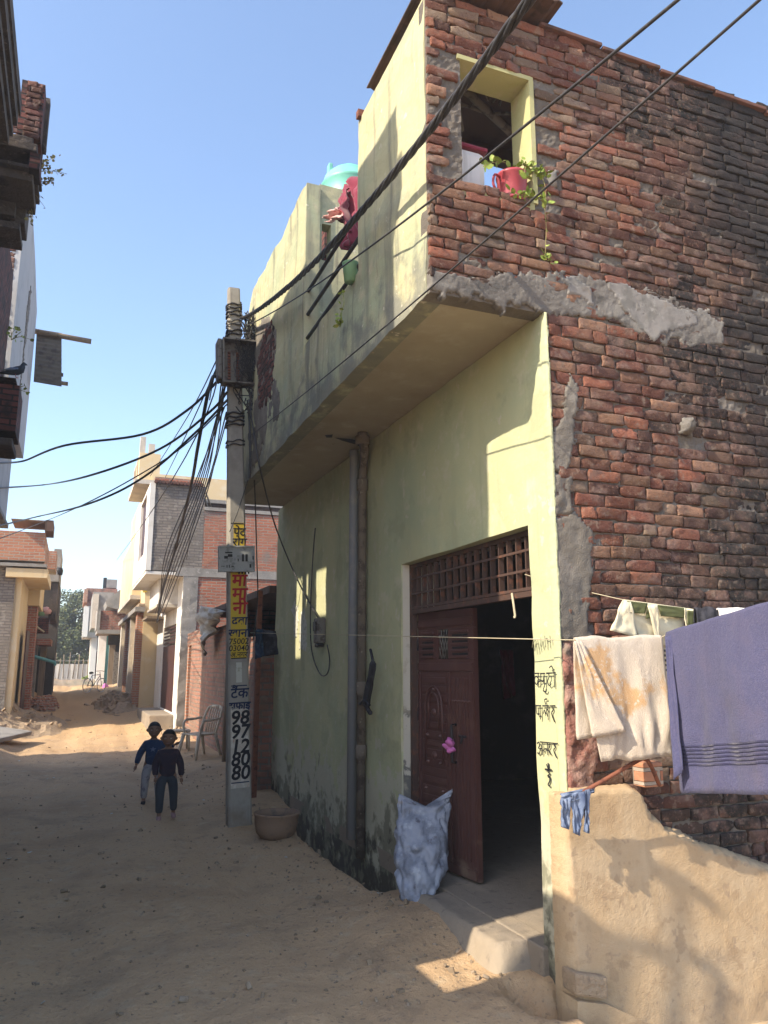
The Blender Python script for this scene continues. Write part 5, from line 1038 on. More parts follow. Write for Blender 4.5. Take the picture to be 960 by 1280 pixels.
# --- white house with grey brick upper room
E_ = empty('white_jetty_house', (2.5, 20.3, 0), 'white house whose jettied upper room has a cement-washed grey brick side', 'house')
YE = 20.3
def PX(u, v, Y=YE): return P(u, v, Y=Y)
xj = PX(183, 700).x; xr = 2.95; z_s = 4.02; z_t = PX(190, 603).z
panel('upper_side_wall', M['brick_grey'], E_, (xj+.12, YE, z_s), X3, Z3, -Y3, xr-xj-.12, z_t-z_s, (), .2, .2, .006)
bbox('white_quoin', 'white', E_, (xj-.01, YE-.02, z_s), (xj+.118, YE+.2, z_t))
pn_y1 = P(168, 700, X=xj).y
panel('street_wall', M['white'], E_, (xj-.012, YE+.18, z_s-.02), Y3, Z3, -X3, pn_y1-YE-.18, z_t-z_s, [(P(182, 660, X=xj).y-YE-.2, P(175.5, 660, X=xj).y-YE-.2, .55, 2.2)], .15, .3, .004)
bbox('window', 'dark_door', E_, (xj+.06, YE+.8, z_s+.4), (xj+.1, pn_y1-.4, z_s+2.3))
bbox('soffit', 'white', E_, (xj, YE+.0, z_s-.10), (2.52, pn_y1, z_s-.022))
bbox('lower_bay', 'white', E_, (2.0, YE+1.0, 3.25), (2.5, YE+3.6, z_s-.101)); bbox('bay_slab', 'pale_wall', E_, (1.96, YE+.95, 3.17), (2.5, YE+3.7, 3.248))
dd0, dd1 = P(217, 850, X=2.5).y, P(201, 850, X=2.5).y
panel('lower_street_wall', M['white'], E_, (2.5, YE, 0), Y3, Z3, -X3, 6.0, z_s-.1, [(dd0-YE, dd1-YE, .45, 2.75)], .2, .4, .004)
panel('lower_side_wall', M['brick_half'], E_, (2.86, YE, 0), X3, Z3, -Y3, 6, z_s-.12, (), .2, .3, .01)
panel('corner_column', M['cement'], E_, (2.5, YE-.015, 0), X3, Z3, -Y3, .37, z_s-.12, (), .2, .15, .012, edge=.01)
bbox('floor_band', 'cement', E_, (2.3, YE-.03, z_s-.12), (9, YE+.2, z_s+.1)); panel('upper_parapet', M['brick_half'], E_, (xr+.001, YE+.004, z_s+.1), X3, Z3, -Y3, 6, 1.52, (), .2, .3, .008)
bbox('parapet_cap', 'cement', E_, (xr, YE-.03, 5.66), (9, YE+.25, 5.75)); bbox('roof_slab', 'dark_sheet', E_, (xr+.1, YE+1.2, 6.0), (9, YE+4, 6.1)); bbox('inner_wall', 'brick_dark', E_, (xr+.1, YE+3, 5.6), (9, YE+3.2, 6.0)); bbox('slab_edge', 'cement', E_, (xr+.05, YE+1.1, 6.101), (9, YE+1.35, 6.2))
cg = MB()
for i in range(14): x = xj+.12+i*.09; cg.tube([(x, YE-.12, z_t+.02), (x, YE+3, z_t+.12)], .045, 8)
cg.build('corrugated_roof', M['coping'], E_); bbox('roof_bricks', 'brick_red', E_, (xj+.1, YE+.0, z_t+.07), (xr-.1, YE+.2, z_t+.16))
dw = empty('metal_gate', (2.45, dd0, 0), 'dark maroon steel gate with slatted top in the white house doorway', 'gate')
bbox('gate_panel', 'dark_door', dw, (2.52, dd0+.05, .45), (2.56, dd1-.05, 2.2)); 
for i in range(5): bbox('slat', 'dark_door', dw, (2.52, dd0+.05, 2.26+i*.1), (2.56, dd1-.05, 2.3+i*.1))
bbox('step', 'concrete_step', E_, (1.9, dd0-.4, 0), (2.5, dd1+.3, .42), bev=.03)
bbox('recess', 'pale_wall', E_, (2.7, dd0-.2, .4), (2.72, dd1+.2, 3.0))
bbox('awning_frame', 'wood', E_, (2.0, YE+4.2, 3.05), (2.5, YE+6, 3.12))
MB().tube([PX(250, 606, YE+.5), PX(262, 642, YE+.4)], .03, 6).build('roof_stay', M['wood'], E_); MB().tube([PX(256, 612, YE+.5), PX(266, 640, YE+.4)], .025, 6).build('roof_stay', M['wood'], E_)
# --- cream house F
F_ = empty('cream_house', (2.3, 27, 0), 'tall cream and yellow house with box balconies beyond the white house', 'house')
x7 = 1.75
bbox('body', 'cream_wall', F_, (2.05, 26.4, 0), (8, 36, 8.0)); 
bbox('balcony_box', 'cream_wall', F_, (x7, 28.2, 4.05), (2.049, 36, 6.2)); bbox('balcony_floor', 'pale_wall', F_, (x7-.05, 28.1, 3.9), (2.049, 36.1, 4.048))
bbox('roof_turret', 'cream_wall', F_, (1.62, 26.45, 7.75), (2.3, 29.3, 8.7)); bbox('turret_floor', 'pale_wall', F_, (1.5, 26.3, 7.6), (2.3, 29.5, 7.748)); bbox('turret_post', 'pale_wall', F_, (1.62, 26.6, 8.7), (1.8, 26.8, 9.3)); bbox('turret_post', 'pale_wall', F_, (1.9, 26.5, 8.7), (2.1, 26.7, 9.05))
for y in (27.0, 27.9, 28.6): bbox('turret_opening', 'wood', F_, (1.605, y, 7.95), (1.618, y+.35, 8.6))
for y in (26.8, 30.0): bbox('window', 'dark_door', F_, (2.02, y, 5.0), (2.048, y+.9, 6.9))
bbox('corner_strip', 'sign_yellow', F_, (1.98, 26.36, 4.0), (2.1, 26.5, 7.6))
bbox('canopy', 'cement', F_, (1.75, 26.0, 3.35), (2.05, 36.2, 3.5)); bbox('canopy_rubble', 'rubble', F_, (1.85, 26.1, 3.501), (2.04, 31, 3.62), bev=.03)
for y, m_ in ((26.5, 'brick_orange'), (29.5, 'pale_wall'), (32, 'brick_orange'), (35.2, 'pale_wall')): bbox('pier', m_, F_, (1.86, y, 0), (2.049, y+.6, 3.349))
for y in (27.3, 30.4, 33.0): bbox('door', 'dark_room' if y < 33 else 'cement', F_, (2.0, y, .2), (2.045, y+1.6, 2.9))
bbox('door_curtain', 'cream_cloth', F_, (1.97, 28.2, .6), (1.998, 28.9, 2.8))
# --- far right houses
G_ = empty('brick_balcony_house', (2, 38, 0), 'house with a projecting brown brick balcony box below a tilted grey slab', 'house')
pbox('body', 'pale_wall', G_, 152, 740, 190, 872, 39, 5); pbox('balcony_box', 'brick_red', G_, 124, 763, 160, 790, 37.5, 2.5); pbox('balcony_edge', 'cement', G_, 121.5, 787, 162, 792.5, 37.3, 2.8); pbox('balcony_side', 'cement', G_, 122, 762, 124.5, 787, 37.4, 2.7)
sl_ = MB(); sl_.poly([P(132, 752, Y=37), P(150, 737, Y=37), P(165, 745, Y=37), P(165, 762, Y=37), P(148, 762, Y=37), P(134, 758, Y=37)], (0, 3, 0)); sl_.build('tilted_slab', M['cement'], G_)
pbox('lower_wall', 'brick_red', G_, 146, 792, 160, 862, 39, 4); pbox('door_frame', 'wood', G_, 137, 806, 141, 862, 38.5, .3); pbox('doorway', 'dark_room', G_, 141.5, 800, 147, 866, 38.9, .4); pbox('open_door', 'box_metal', G_, 143, 815, 149, 870, 37.5, .1); pbox('sill_beam', 'dark_room', G_, 136, 793, 148, 806, 38.6, .5)
T_ = empty('teal_front_house', (2, 44, 0), 'far house with a teal painted ground floor and grey upper wall', 'house')
pbox('upper_wall', 'cement', T_, 117, 740, 140, 786, 43, 5); pbox('upper_edge', 'pale_wall', T_, 117.5, 742, 121, 785, 42.8, .3); pbox('ground_wall', 'teal_paint', T_, 129, 790, 142, 853, 44, 5); pbox('white_pillar', 'white', T_, 124, 792, 129.5, 852, 43.9, .6); pbox('doorway', 'dark_room', T_, 136, 818, 140, 853, 43.8, .4)
K_ = empty('brick_crowned_house', (1, 52, 0), 'farthest house on the right with red brick rooftop room and white bay', 'house')
pbox('rooftop_room', 'brick_red', K_, 108, 735, 146, 752, 51, 6); pbox('rooftop_bay', 'brick_orange', K_, 105.5, 736, 109, 753, 50.5, 5); pbox('bay', 'pale_wall', K_, 106, 757, 121, 797, 51, 4); pbox('bay_side', 'white', K_, 105, 758, 109, 796, 50.7, .4); pbox('upper_brick', 'brick_red', K_, 109, 750, 125, 758, 51, 4)
pbox('ground_wall', 'pale_wall', K_, 114.5, 797, 128, 850, 52, 4); pbox('doorway', 'dark_door', K_, 119, 814, 124, 850, 51.9, .3); pbox('pale_pillar', 'white', K_, 114.5, 797, 118, 848, 51.8, .3)
pbox('water_tank_box', 'cement', K_, 134, 724, 146, 735, 52, 2); pbox('roof_post', 'black', K_, 129.5, 722, 133, 735, 51, .4)
# ---------------------------------------------------------------- end of the lane: wall with railing and trees
fn = empty('lane_end_wall', (0, 57, 0), 'whitewashed low wall with railings closing the end of the lane', 'wall')
bbox('low_wall', 'white', fn, (-5, 57, 0), (4, 57.2, 1.75)); 
rl_ = random.Random(4)
for i in range(22): x = -3.5+i*.3; MB().tube([(x, 56.9, .8), (x+rl_.uniform(-.12, .12), 56.9, rl_.uniform(2.0, 2.6))], .03, 5).build('railing_post', M['wood'], fn)
bbox('top_rail', 'cement', fn, (-5, 56.95, 1.95), (4, 57.0, 2.0))
def tree(x, y, h, r, label, seed, nclump=70, nleaf=190, low=.25, lsz=.17):
    rr = random.Random(seed); root = empty('leafy_tree', (x, y, 0), label, 'tree', 'trees beyond the end of the lane')
    t = MB(); l = MB(); t.tube([(x, y, -.2), (x+.05, y, h*.25), (x-.1, y, h*.5), (x+.1, y, h*.8)], [.22, .17, .12, .04], 8)
    for k in range(nclump):
        th = rr.uniform(0, 2*math.pi); ph = math.acos(rr.uniform(-.75, 1)); q = rr.uniform(.55, 1)**.6*r*(1+.35*fbm(math.cos(th)*1.5, ph*2, seed)*2)
        c = Vector((x+q*math.sin(ph)*math.cos(th), y+q*math.sin(ph)*math.sin(th), h*(low+.40)+q*math.cos(ph)*h*.42/r)); cr_ = rr.uniform(.35, .75)*r*.32
        if k % 3 == 0: t.tube([(x, y, h*.4), ((x+c.x)/2, (y+c.y)/2, (h*.45+c.z)/2), c], [.09, .05, .015], 5)
        for i in range(nleaf):
            d = Vector((rr.gauss(0, 1), rr.gauss(0, 1), rr.gauss(0, .8))); d = d.normalized()*cr_*rr.random()**.4
            leaf(l, c+d, lsz*rr.uniform(.6, 1.3), seed=rr)
    t.build('trunk', M['bark'], root); l.build('crown', M['leaf_tree'], root)
tree(-.2, 64, 7.4, 3.6, 'dusty green tree filling the gap at the end of the lane', 3, 150, 220, .12)
tree(-3.2, 68, 5.8, 2.8, 'lower tree partly hidden behind the left houses', 8, 80, 150, .1)
tree(2.4, 67, 5.4, 3.4, 'dark tree partly hidden behind the far right houses', 9, 90, 170, .05)
weed(Vector((1.0, 54, gh(1, 54))), [Vector((1.0+x, 54, .75+z)) for x, z in ((-.5, -.2), (-.2, .1), (.2, .1), (.6, -.1), (0, .2))], 40, .16, 'low yellow-green shrub at the foot of the farthest right house', r=.02)
# ---------------------------------------------------------------- things in the lane
def pit(u, v, Z=0.):
    p = P(u, v, Z=Z)
    for _ in range(4): p = P(u, v, Z=gh(p.x, p.y))
    return p
def heap(name, c, rx, ry, h, m, label, seed, n=90, ssz=.09, cat='rubble'):
    root = empty(name, c, label, cat, None, 'stuff' if False else None); b = MB(); N_ = 22; rr = random.Random(seed)
    for j in range(N_+1):
        for i in range(N_+1):
            s, t = i/N_*2-1, j/N_*2-1; q = max(0, 1-(s*s+t*t)); z = h*q**.8*(.75+.6*fbm(s*2+seed, t*2, seed))+.05*fbm(s*6, t*6, seed)
            x, y = c.x+s*rx, c.y+t*ry; b.v.append(Vector((x, y, gh(x, y)-.06+max(0, z)))); b.c.append((1, 1, 1, 1))
    b.f = [(j*(N_+1)+i, j*(N_+1)+i+1, (j+1)*(N_+1)+i+1, (j+1)*(N_+1)+i) for j in range(N_) for i in range(N_)]; b.sm = [False]*len(b.f)
    b.build('mound', M['rubble'], root); s_ = MB()
    for i in range(n):
        s, t = rr.gauss(0, .42), rr.gauss(0, .42); q = max(0, 1-s*s-t*t); x, y = c.x+s*rx, c.y+t*ry; z = gh(x, y)+h*q**.8*.72
        Mx = Matrix.Translation((x, y, z)) @ Matrix.Rotation(rr.uniform(0, 6.3), 4, Vector((rr.random(), rr.random(), rr.random())).normalized())
        a = ssz*rr.uniform(.5, 1.3); s_.box((-a, -a*.5, -a*.35), (a, a*.5, a*.35), M=Mx, bev=a*.08)
    o = s_.build('loose_pieces', m, root); o['kind'] = 'stuff'; return root
heap('rubble_heap', P(148, 880, Y=27.5), .8, 2.2, .4, M['rubble'], 'sandy rubble heap in front of the cream house pier', 5, 120, .12)
heap('rubble_heap', pit(228, 918), .5, 1.8, .18, M['rubble'], 'low spill of rubble at the foot of the shed doorway', 6, 50, .06)
heap('brick_pile', P(57, 868, Y=27.8), .45, 1.0, .42, M['brick_orange'], 'pile of loose orange bricks on the left side of the lane', 7, 160, .09, 'brick pile')
heap('rubble_heap', P(25, 878, Y=23), 1.3, 3.2, .35, M['rubble'], 'earth mound along the foot of the beige house', 8, 40, .07)
cs = pit(8, 930); b = MB(); b.box((-.75, -1.1, -.03), (.25, 1.1, .06), M=Matrix.Translation((cs.x-.1, cs.y, gh(cs.x-.1, cs.y)+.12)) @ Matrix.Rotation(.16, 4, 'Y') @ Matrix.Rotation(-.25, 4, 'Z') @ Matrix.Rotation(.03, 4, 'X'), bev=.02); tag(b.build('concrete_slab', M['cement']), 'tilted grey concrete slab on the earth bank at left', 'slab')
# red bucket
bp = pit(4, 862); bp = P(4, 860, Y=24); b = MB(); bkt = empty('bucket', bp, 'red bucket standing by the beige house door', 'bucket'); b.lathe([(0, 0), (.13, 0), (.17, .32), (.18, .33), (.16, .33), (.12, .03), (0, .03)], bp, 16); b.build('pail', M['red_plastic'], bkt)
b = MB(); b.tube([bp+Vector((.17*math.cos(t), 0, .32+.14*math.sin(t))) for t in [math.pi*i/8 for i in range(9)]], .008, 5); b.build('handle', M['dark_iron'], bkt)
# bicycle
def bicycle(c, rot, s, label):
    root = empty('bicycle', c, label, 'bicycle'); Mx = Matrix.Translation(c) @ Matrix.Rotation(rot, 4, 'Z') @ Matrix.Scale(s, 4)
    f = lambda x, z, y=0: Mx @ Vector((x, y, z))
    for x in (-.5, .5):
        w_ = MB(); w_.tube([f(x+.32*math.cos(t), .33+.32*math.sin(t)) for t in [2*math.pi*i/24 for i in range(25)]], .022*s, 6); w_ = w_.build('wheel', M['white_plastic'], root)
        sp = MB()
        for i in range(10): t = math.pi*i/5; sp.tube([f(x, .33), f(x+.31*math.cos(t), .33+.31*math.sin(t))], .004*s, 4)
        sp.build('spokes', M['box_metal'], w_)
    fr = MB()
    for a, b_ in (((-.5, .33), (-.12, .3)), ((-.5, .33), (-.22, .8)), ((-.12, .3), (-.24, .88)), ((-.12, .3), (.35, .78)), ((-.22, .8), (.34, .82)), ((.5, .33), (.32, .95))): fr.tube([f(*a), f(*b_)], .018*s, 6)
    fr.build('frame', M['denim'], root); h = MB(); h.tube([f(.32, .98, -.25), f(.34, 1.0, 0), f(.32, .98, .25)], .014*s, 6); h.build('handlebar', M['dark_iron'], root)
    st_ = MB(); st_.tube([f(-.38, .9), f(-.25, .92), f(-.12, .9)], [.06*s, .05*s, .02*s], 8); st_.build('saddle', M['black'], root); pd = MB(); pd.tube([f(-.12, .3, -.15), f(-.12, .3, .15)], .015*s, 6); pd.build('pedal', M['black'], root)
bc = pit(118, 873); bc = P(117, 873, Y=32); bc.z = gh(bc.x, bc.y)+.02; bicycle(bc, R(50), .8, 'small pale bicycle parked beside the rubble heap')
# scooter with red body near the brick pile, red bundle behind the bicycle
sc_ = P(40, 858, Y=32); sc_.z = gh(sc_.x, sc_.y)
mo = empty('motorcycle', sc_, 'dark red motorcycle parked in the shade of the balcony house', 'motorcycle'); Mx = Matrix.Translation(sc_) @ Matrix.Rotation(R(60), 4, 'Z'); f = lambda x, z, y=0: Mx @ Vector((x, y, z))
for x in (-.6, .6):
    w_ = MB(); w_.tube([f(x+.26*math.cos(t), .3+.26*math.sin(t)) for t in [2*math.pi*i/20 for i in range(21)]], .05, 6); w_.build('wheel', M['black'], mo)
b = MB(); b.tube([f(-.1, .75), f(.1, .85), f(.3, .82), f(.4, .75)], [.08, .15, .14, .05], 10); b.build('fuel_tank', M['red_plastic'], mo); b = MB(); b.tube([f(-.7, .82), f(-.4, .80), f(-.05, .78)], [.08, .1, .08], 8); b.build('seat', M['black'], mo)
b = MB(); b.tube([f(-.05, .35), f(.05, .5), f(.15, .6)], [.14, .18, .1], 8); b.build('engine', M['box_metal'], mo); b = MB(); b.tube([f(.6, .3), f(.42, .85), f(.38, 1.05)], .03, 6); b.build('fork', M['box_metal'], mo); b = MB(); b.tube([f(.35, 1.05, -.3), f(.4, 1.03, 0), f(.35, 1.05, .3)], .018, 6); b.build('handlebar', M['dark_iron'], mo)
rbp = P(131, 862, Y=36); b = MB(); b.lathe([(0, -.1), (.10, -.08), (.14, .05), (.1, .2), (0, .28)], rbp, 12, wob=.6, seed=4); tag(b.build('bundle', M['pink_rag']), 'crimson cloth bundle against the far right houses', 'bundle')
# plastic chair
def chair(c, rot, label):
    root = empty('plastic_chair', c, label, 'chair'); Mx = Matrix.Translation(c) @ Matrix.Rotation(rot, 4, 'Z'); f = lambda x, y, z: Mx @ Vector((x, y, z))
    b = MB()
    vs = []; n = 8
    for off in (0, -.025):
        for j in range(n+1):
            for i in range(n+1):
                s, t = i/n*2-1, j/n*2-1; vs.append(f(s*.22*(1-.08*t), t*.21, .43-.02*(1-s*s)*(1-t*t)+off))
    k = (n+1)**2; fs = []
    for j in range(n):
        for i in range(n): q = (j*(n+1)+i, j*(n+1)+i+1, (j+1)*(n+1)+i+1, (j+1)*(n+1)+i); fs += [q, tuple(k+x for x in reversed(q))]
    for i in range(n):
        for (x, y) in ((i, i+1), (n*(n+1)+i+1, n*(n+1)+i), ((i+1)*(n+1), i*(n+1)), (i*(n+1)+n, (i+1)*(n+1)+n)): fs.append((x, y, k+y, k+x))
    b.add(vs, fs, True); b.build('seat', M['chair'], root)
    for sx_ in (-1, 1):
        b = MB(); b.tube([f(sx_*.21, -.19, .42), f(sx_*.235, -.235, .2), f(sx_*.255, -.27, 0)], [.035, .03, .022], 8); b.build('leg', M['chair'], root)
        b = MB(); b.tube([f(sx_*.19, .19, .42), f(sx_*.21, .25, .2), f(sx_*.23, .31, 0)], [.035, .03, .022], 8); b.build('leg', M['chair'], root)
        b = MB(); b.tube(catmull([f(sx_*.215, -.17, .42), f(sx_*.25, -.17, .56), f(sx_*.26, -.12, .65), f(sx_*.26, .05, .66), f(sx_*.24, .22, .68)], 5), .022, 8); b.build('armrest', M['chair'], root)
        b = MB(); b.tube(catmull([f(sx_*.19, .19, .42), f(sx_*.215, .25, .65), f(sx_*.19, .32, .84), f(sx_*.1, .34, .88)], 5), .022, 8); b.build('back_post', M['chair'], root)
    b = MB(); b.tube([f(-.1, .34, .88), f(0, .345, .885), f(.1, .34, .88)], .024, 8); b.build('top_rail', M['chair'], root)
    for i in range(5): x = -.12+.06*i; b = MB(); b.tube([f(x*.9, .21, .42), f(x, .27, .65), f(x, .335, .87)], .012, 6); b.build('back_slat', M['chair'], root)
ch = pit(250, 947); chair(Vector((ch.x-.02, ch.y, gh(ch.x, ch.y)-.01)), R(-60), 'yellowed white plastic armchair beside the brick shed wall')
cc = pit(229, 941); b = MB(); b.tube([(cc.x, cc.y, gh(cc.x, cc.y)), (cc.x, cc.y, .42)], .05, 8); 
stl = empty('plastic_stool', (cc.x-.03, cc.y+.3, gh(cc.x, cc.y)), 'small pale plastic stool beside the armchair, half hidden by the children', 'stool')
b = MB(); b.box((cc.x-.2, cc.y+.12, .42), (cc.x+.14, cc.y+.48, .46), bev=.015); b.build('seat', M['chair'], stl)
for a_, b__ in ((-.17, .15), (.11, .15), (-.17, .45), (.11, .45)): b = MB(); b.tube([(cc.x+a_, cc.y+b__, .43), (cc.x+a_*1.1, cc.y+b__, gh(cc.x, cc.y)-.01)], .022, 6); b.build('leg', M['chair'], stl)
# clay bowl
cb_ = pit(350, 1050); r_ = .215
bw_ = empty('clay_tub', (cb_.x, cb_.y+.1, 0), 'round dusty clay tub on the ground at the foot of the green wall', 'tub'); b = MB()
b.lathe([(0, 0), (r_*.62, 0), (r_*.9, .07), (r_, .15), (r_*1.0, .22), (r_*1.05, .235), (r_*1.05, .25), (r_*.95, .25), (r_*.88, .2), (r_*.8, .1), (0, .06)], (cb_.x, cb_.y+.15, gh(cb_.x, cb_.y)-.02), 28, wob=.04); b.build('bowl', M['clay'], bw_)
b = MB(); b.lathe([(0, .20), (r_*.87, .19)], (cb_.x, cb_.y+.15, gh(cb_.x, cb_.y)-.02), 20); b.build('contents', M['dark_iron'], bw_)
# woven sack leaning by the door
sb = P(517, 1133, Z=.05); sk = empty('woven_sack', sb, 'crumpled blue and white woven plastic sack leaning by the maroon door', 'sack'); b = MB()
N_ = 70; K_n = 80; Rt = _R.copy(); Fw = Vector((_F.x, _F.y, 0)).normalized(); hh = .64
def sprof(t):
    w_ = .115+.09*math.sin(min(1, t*1.25+.08)*math.pi*.62)-.03*t; d_ = .135*math.sin(min(1, .18+t*.9)*math.pi)**.6+.01; return w_, max(.012, d_*(1-.55*t))
vs = []
for j in range(N_+1):
    t = j/N_; w_, d_ = sprof(t)
    w_ *= .66+.34*min(1, t/.3)
    if t < .08: w_ *= .75+.25*(t/.08); d_ *= .7+.3*(t/.08)
    for k in range(K_n):
        a = 2*math.pi*k/K_n; cx, sy_ = math.cos(a), math.sin(a); ears = .075*max(0, t-.80)/.2*(abs(cx)**4*(1.25 if cx > 0 else .75))
        z = hh*t*(1-.0)+ears*.9-.05*max(0, t-.8)/.2*(1-abs(cx))
        fold = .013*math.sin(z*34+3*fbm(cx*1.2, sy_*1.2+z*3, 5)*2+cx*1.5)*(.4+.6*abs(fbm(cx*2, z*4, 9))*3)+.010*fbm(cx*2.2, sy_*2+z*5, 7)*2-.020*max(0, .25-abs(fbm(cx*2.5+z*3, z*7, 3)))-.030*max(0, .16-abs(fbm(cx*4, z*12-cx*3, 13)))+.006*fbm(cx*8, z*16+sy_*4, 2)
        lean = .10*t+.02*math.sin(t*5)+.10*max(0, t-.8)/.2*max(0, cx)*.5
        vs.append(sb+Rt*(cx*(w_+fold)*(1 if t < .8 else 1.0)+lean)+Fw*(sy_*(d_+fold)+.0+.20*t)+Z3*(z+.004))
fs = [(j*K_n+k, j*K_n+(k+1) % K_n, (j+1)*K_n+(k+1) % K_n, (j+1)*K_n+k) for j in range(N_) for k in range(K_n)]; fs.append(tuple(reversed(range(K_n))))
b.add(vs, fs, True); b.build('sack_body', M['sack'], sk)
b = MB(); b.add([sum((vs[N_*K_n+k] for k in range(K_n)), Vector())/K_n-Z3*.04]+vs[N_*K_n:(N_+1)*K_n], [(0, 1+k, 1+(k+1) % K_n) for k in range(K_n)], True); b.build('mouth', M['sack'], sk)
# litter and stones scattered on the ground
lt = MB(); rr = random.Random(33)
for i in range(1500):
    y = 3.9+rr.random()**1.8*22; x = rr.uniform(-1.8, 2.3) if i % 3 else 2.2-abs(rr.gauss(0, .35)); a = rr.uniform(.003, .012)*(1 if rr.random() < .93 else 2.2)
    if 3.2 < y < 4.0 and x > 2.0: continue
    Mx = Matrix.Translation((x, y, gh(x, y)+a*.2)) @ Matrix.Rotation(rr.uniform(0, 6.3), 4, Vector((rr.random(), rr.random(), rr.random())).normalized()); lt.box((-a, -a*.8, -a*.5), (a, a*.7, a*.5), M=Mx, bev=a*.2)
tag(lt.build('pebbles', M['stone']), kind='stuff')
lt = MB()
for i in range(34):
    y = 4.6+rr.random()**1.5*12; x = rr.uniform(-1.2, 2.2); a = rr.uniform(.010, .035)
    z = gh(x, y); pts_ = [Vector((x+a*math.cos(t)*rr.uniform(.5, 1), y+a*math.sin(t)*rr.uniform(.5, 1.2), z+.006+.012*rr.random())) for t in (0, 1.2, 2.5, 3.8, 5)]; lt.add(pts_, [(0, 1, 2, 3, 4)])
tag(lt.build('paper_scraps', M['paper']), kind='stuff')
# ---------------------------------------------------------------- the two children
def skin(name, m, parent, verts, edges, radii, sub=2, root=0):
    me = bpy.data.meshes.new(name); me.from_pydata([tuple(v) for v in verts], edges, []); o = bpy.data.objects.new(name, me); COL.objects.link(o)
    md = o.modifiers.new('s', 'SKIN'); md.use_smooth_shade = True
    for i, r_ in enumerate(radii): me.skin_vertices[0].data[i].radius = (r_, r_) if not isinstance(r_, tuple) else r_; me.skin_vertices[0].data[i].use_root = (i == root)
    sd = o.modifiers.new('d', 'SUBSURF'); sd.levels = sd.render_levels = sub
    bpy.context.view_layer.update(); m2 = bpy.data.meshes.new_from_object(o.evaluated_get(bpy.context.evaluated_depsgraph_get())); bpy.data.objects.remove(o); bpy.data.meshes.remove(me)
    o0 = wroot(parent); mb = MB(); mb.add([v.co for v in m2.vertices], [tuple(p.vertices) for p in m2.polygons], True); bpy.data.meshes.remove(m2); return mb.build(name, M[m], parent)
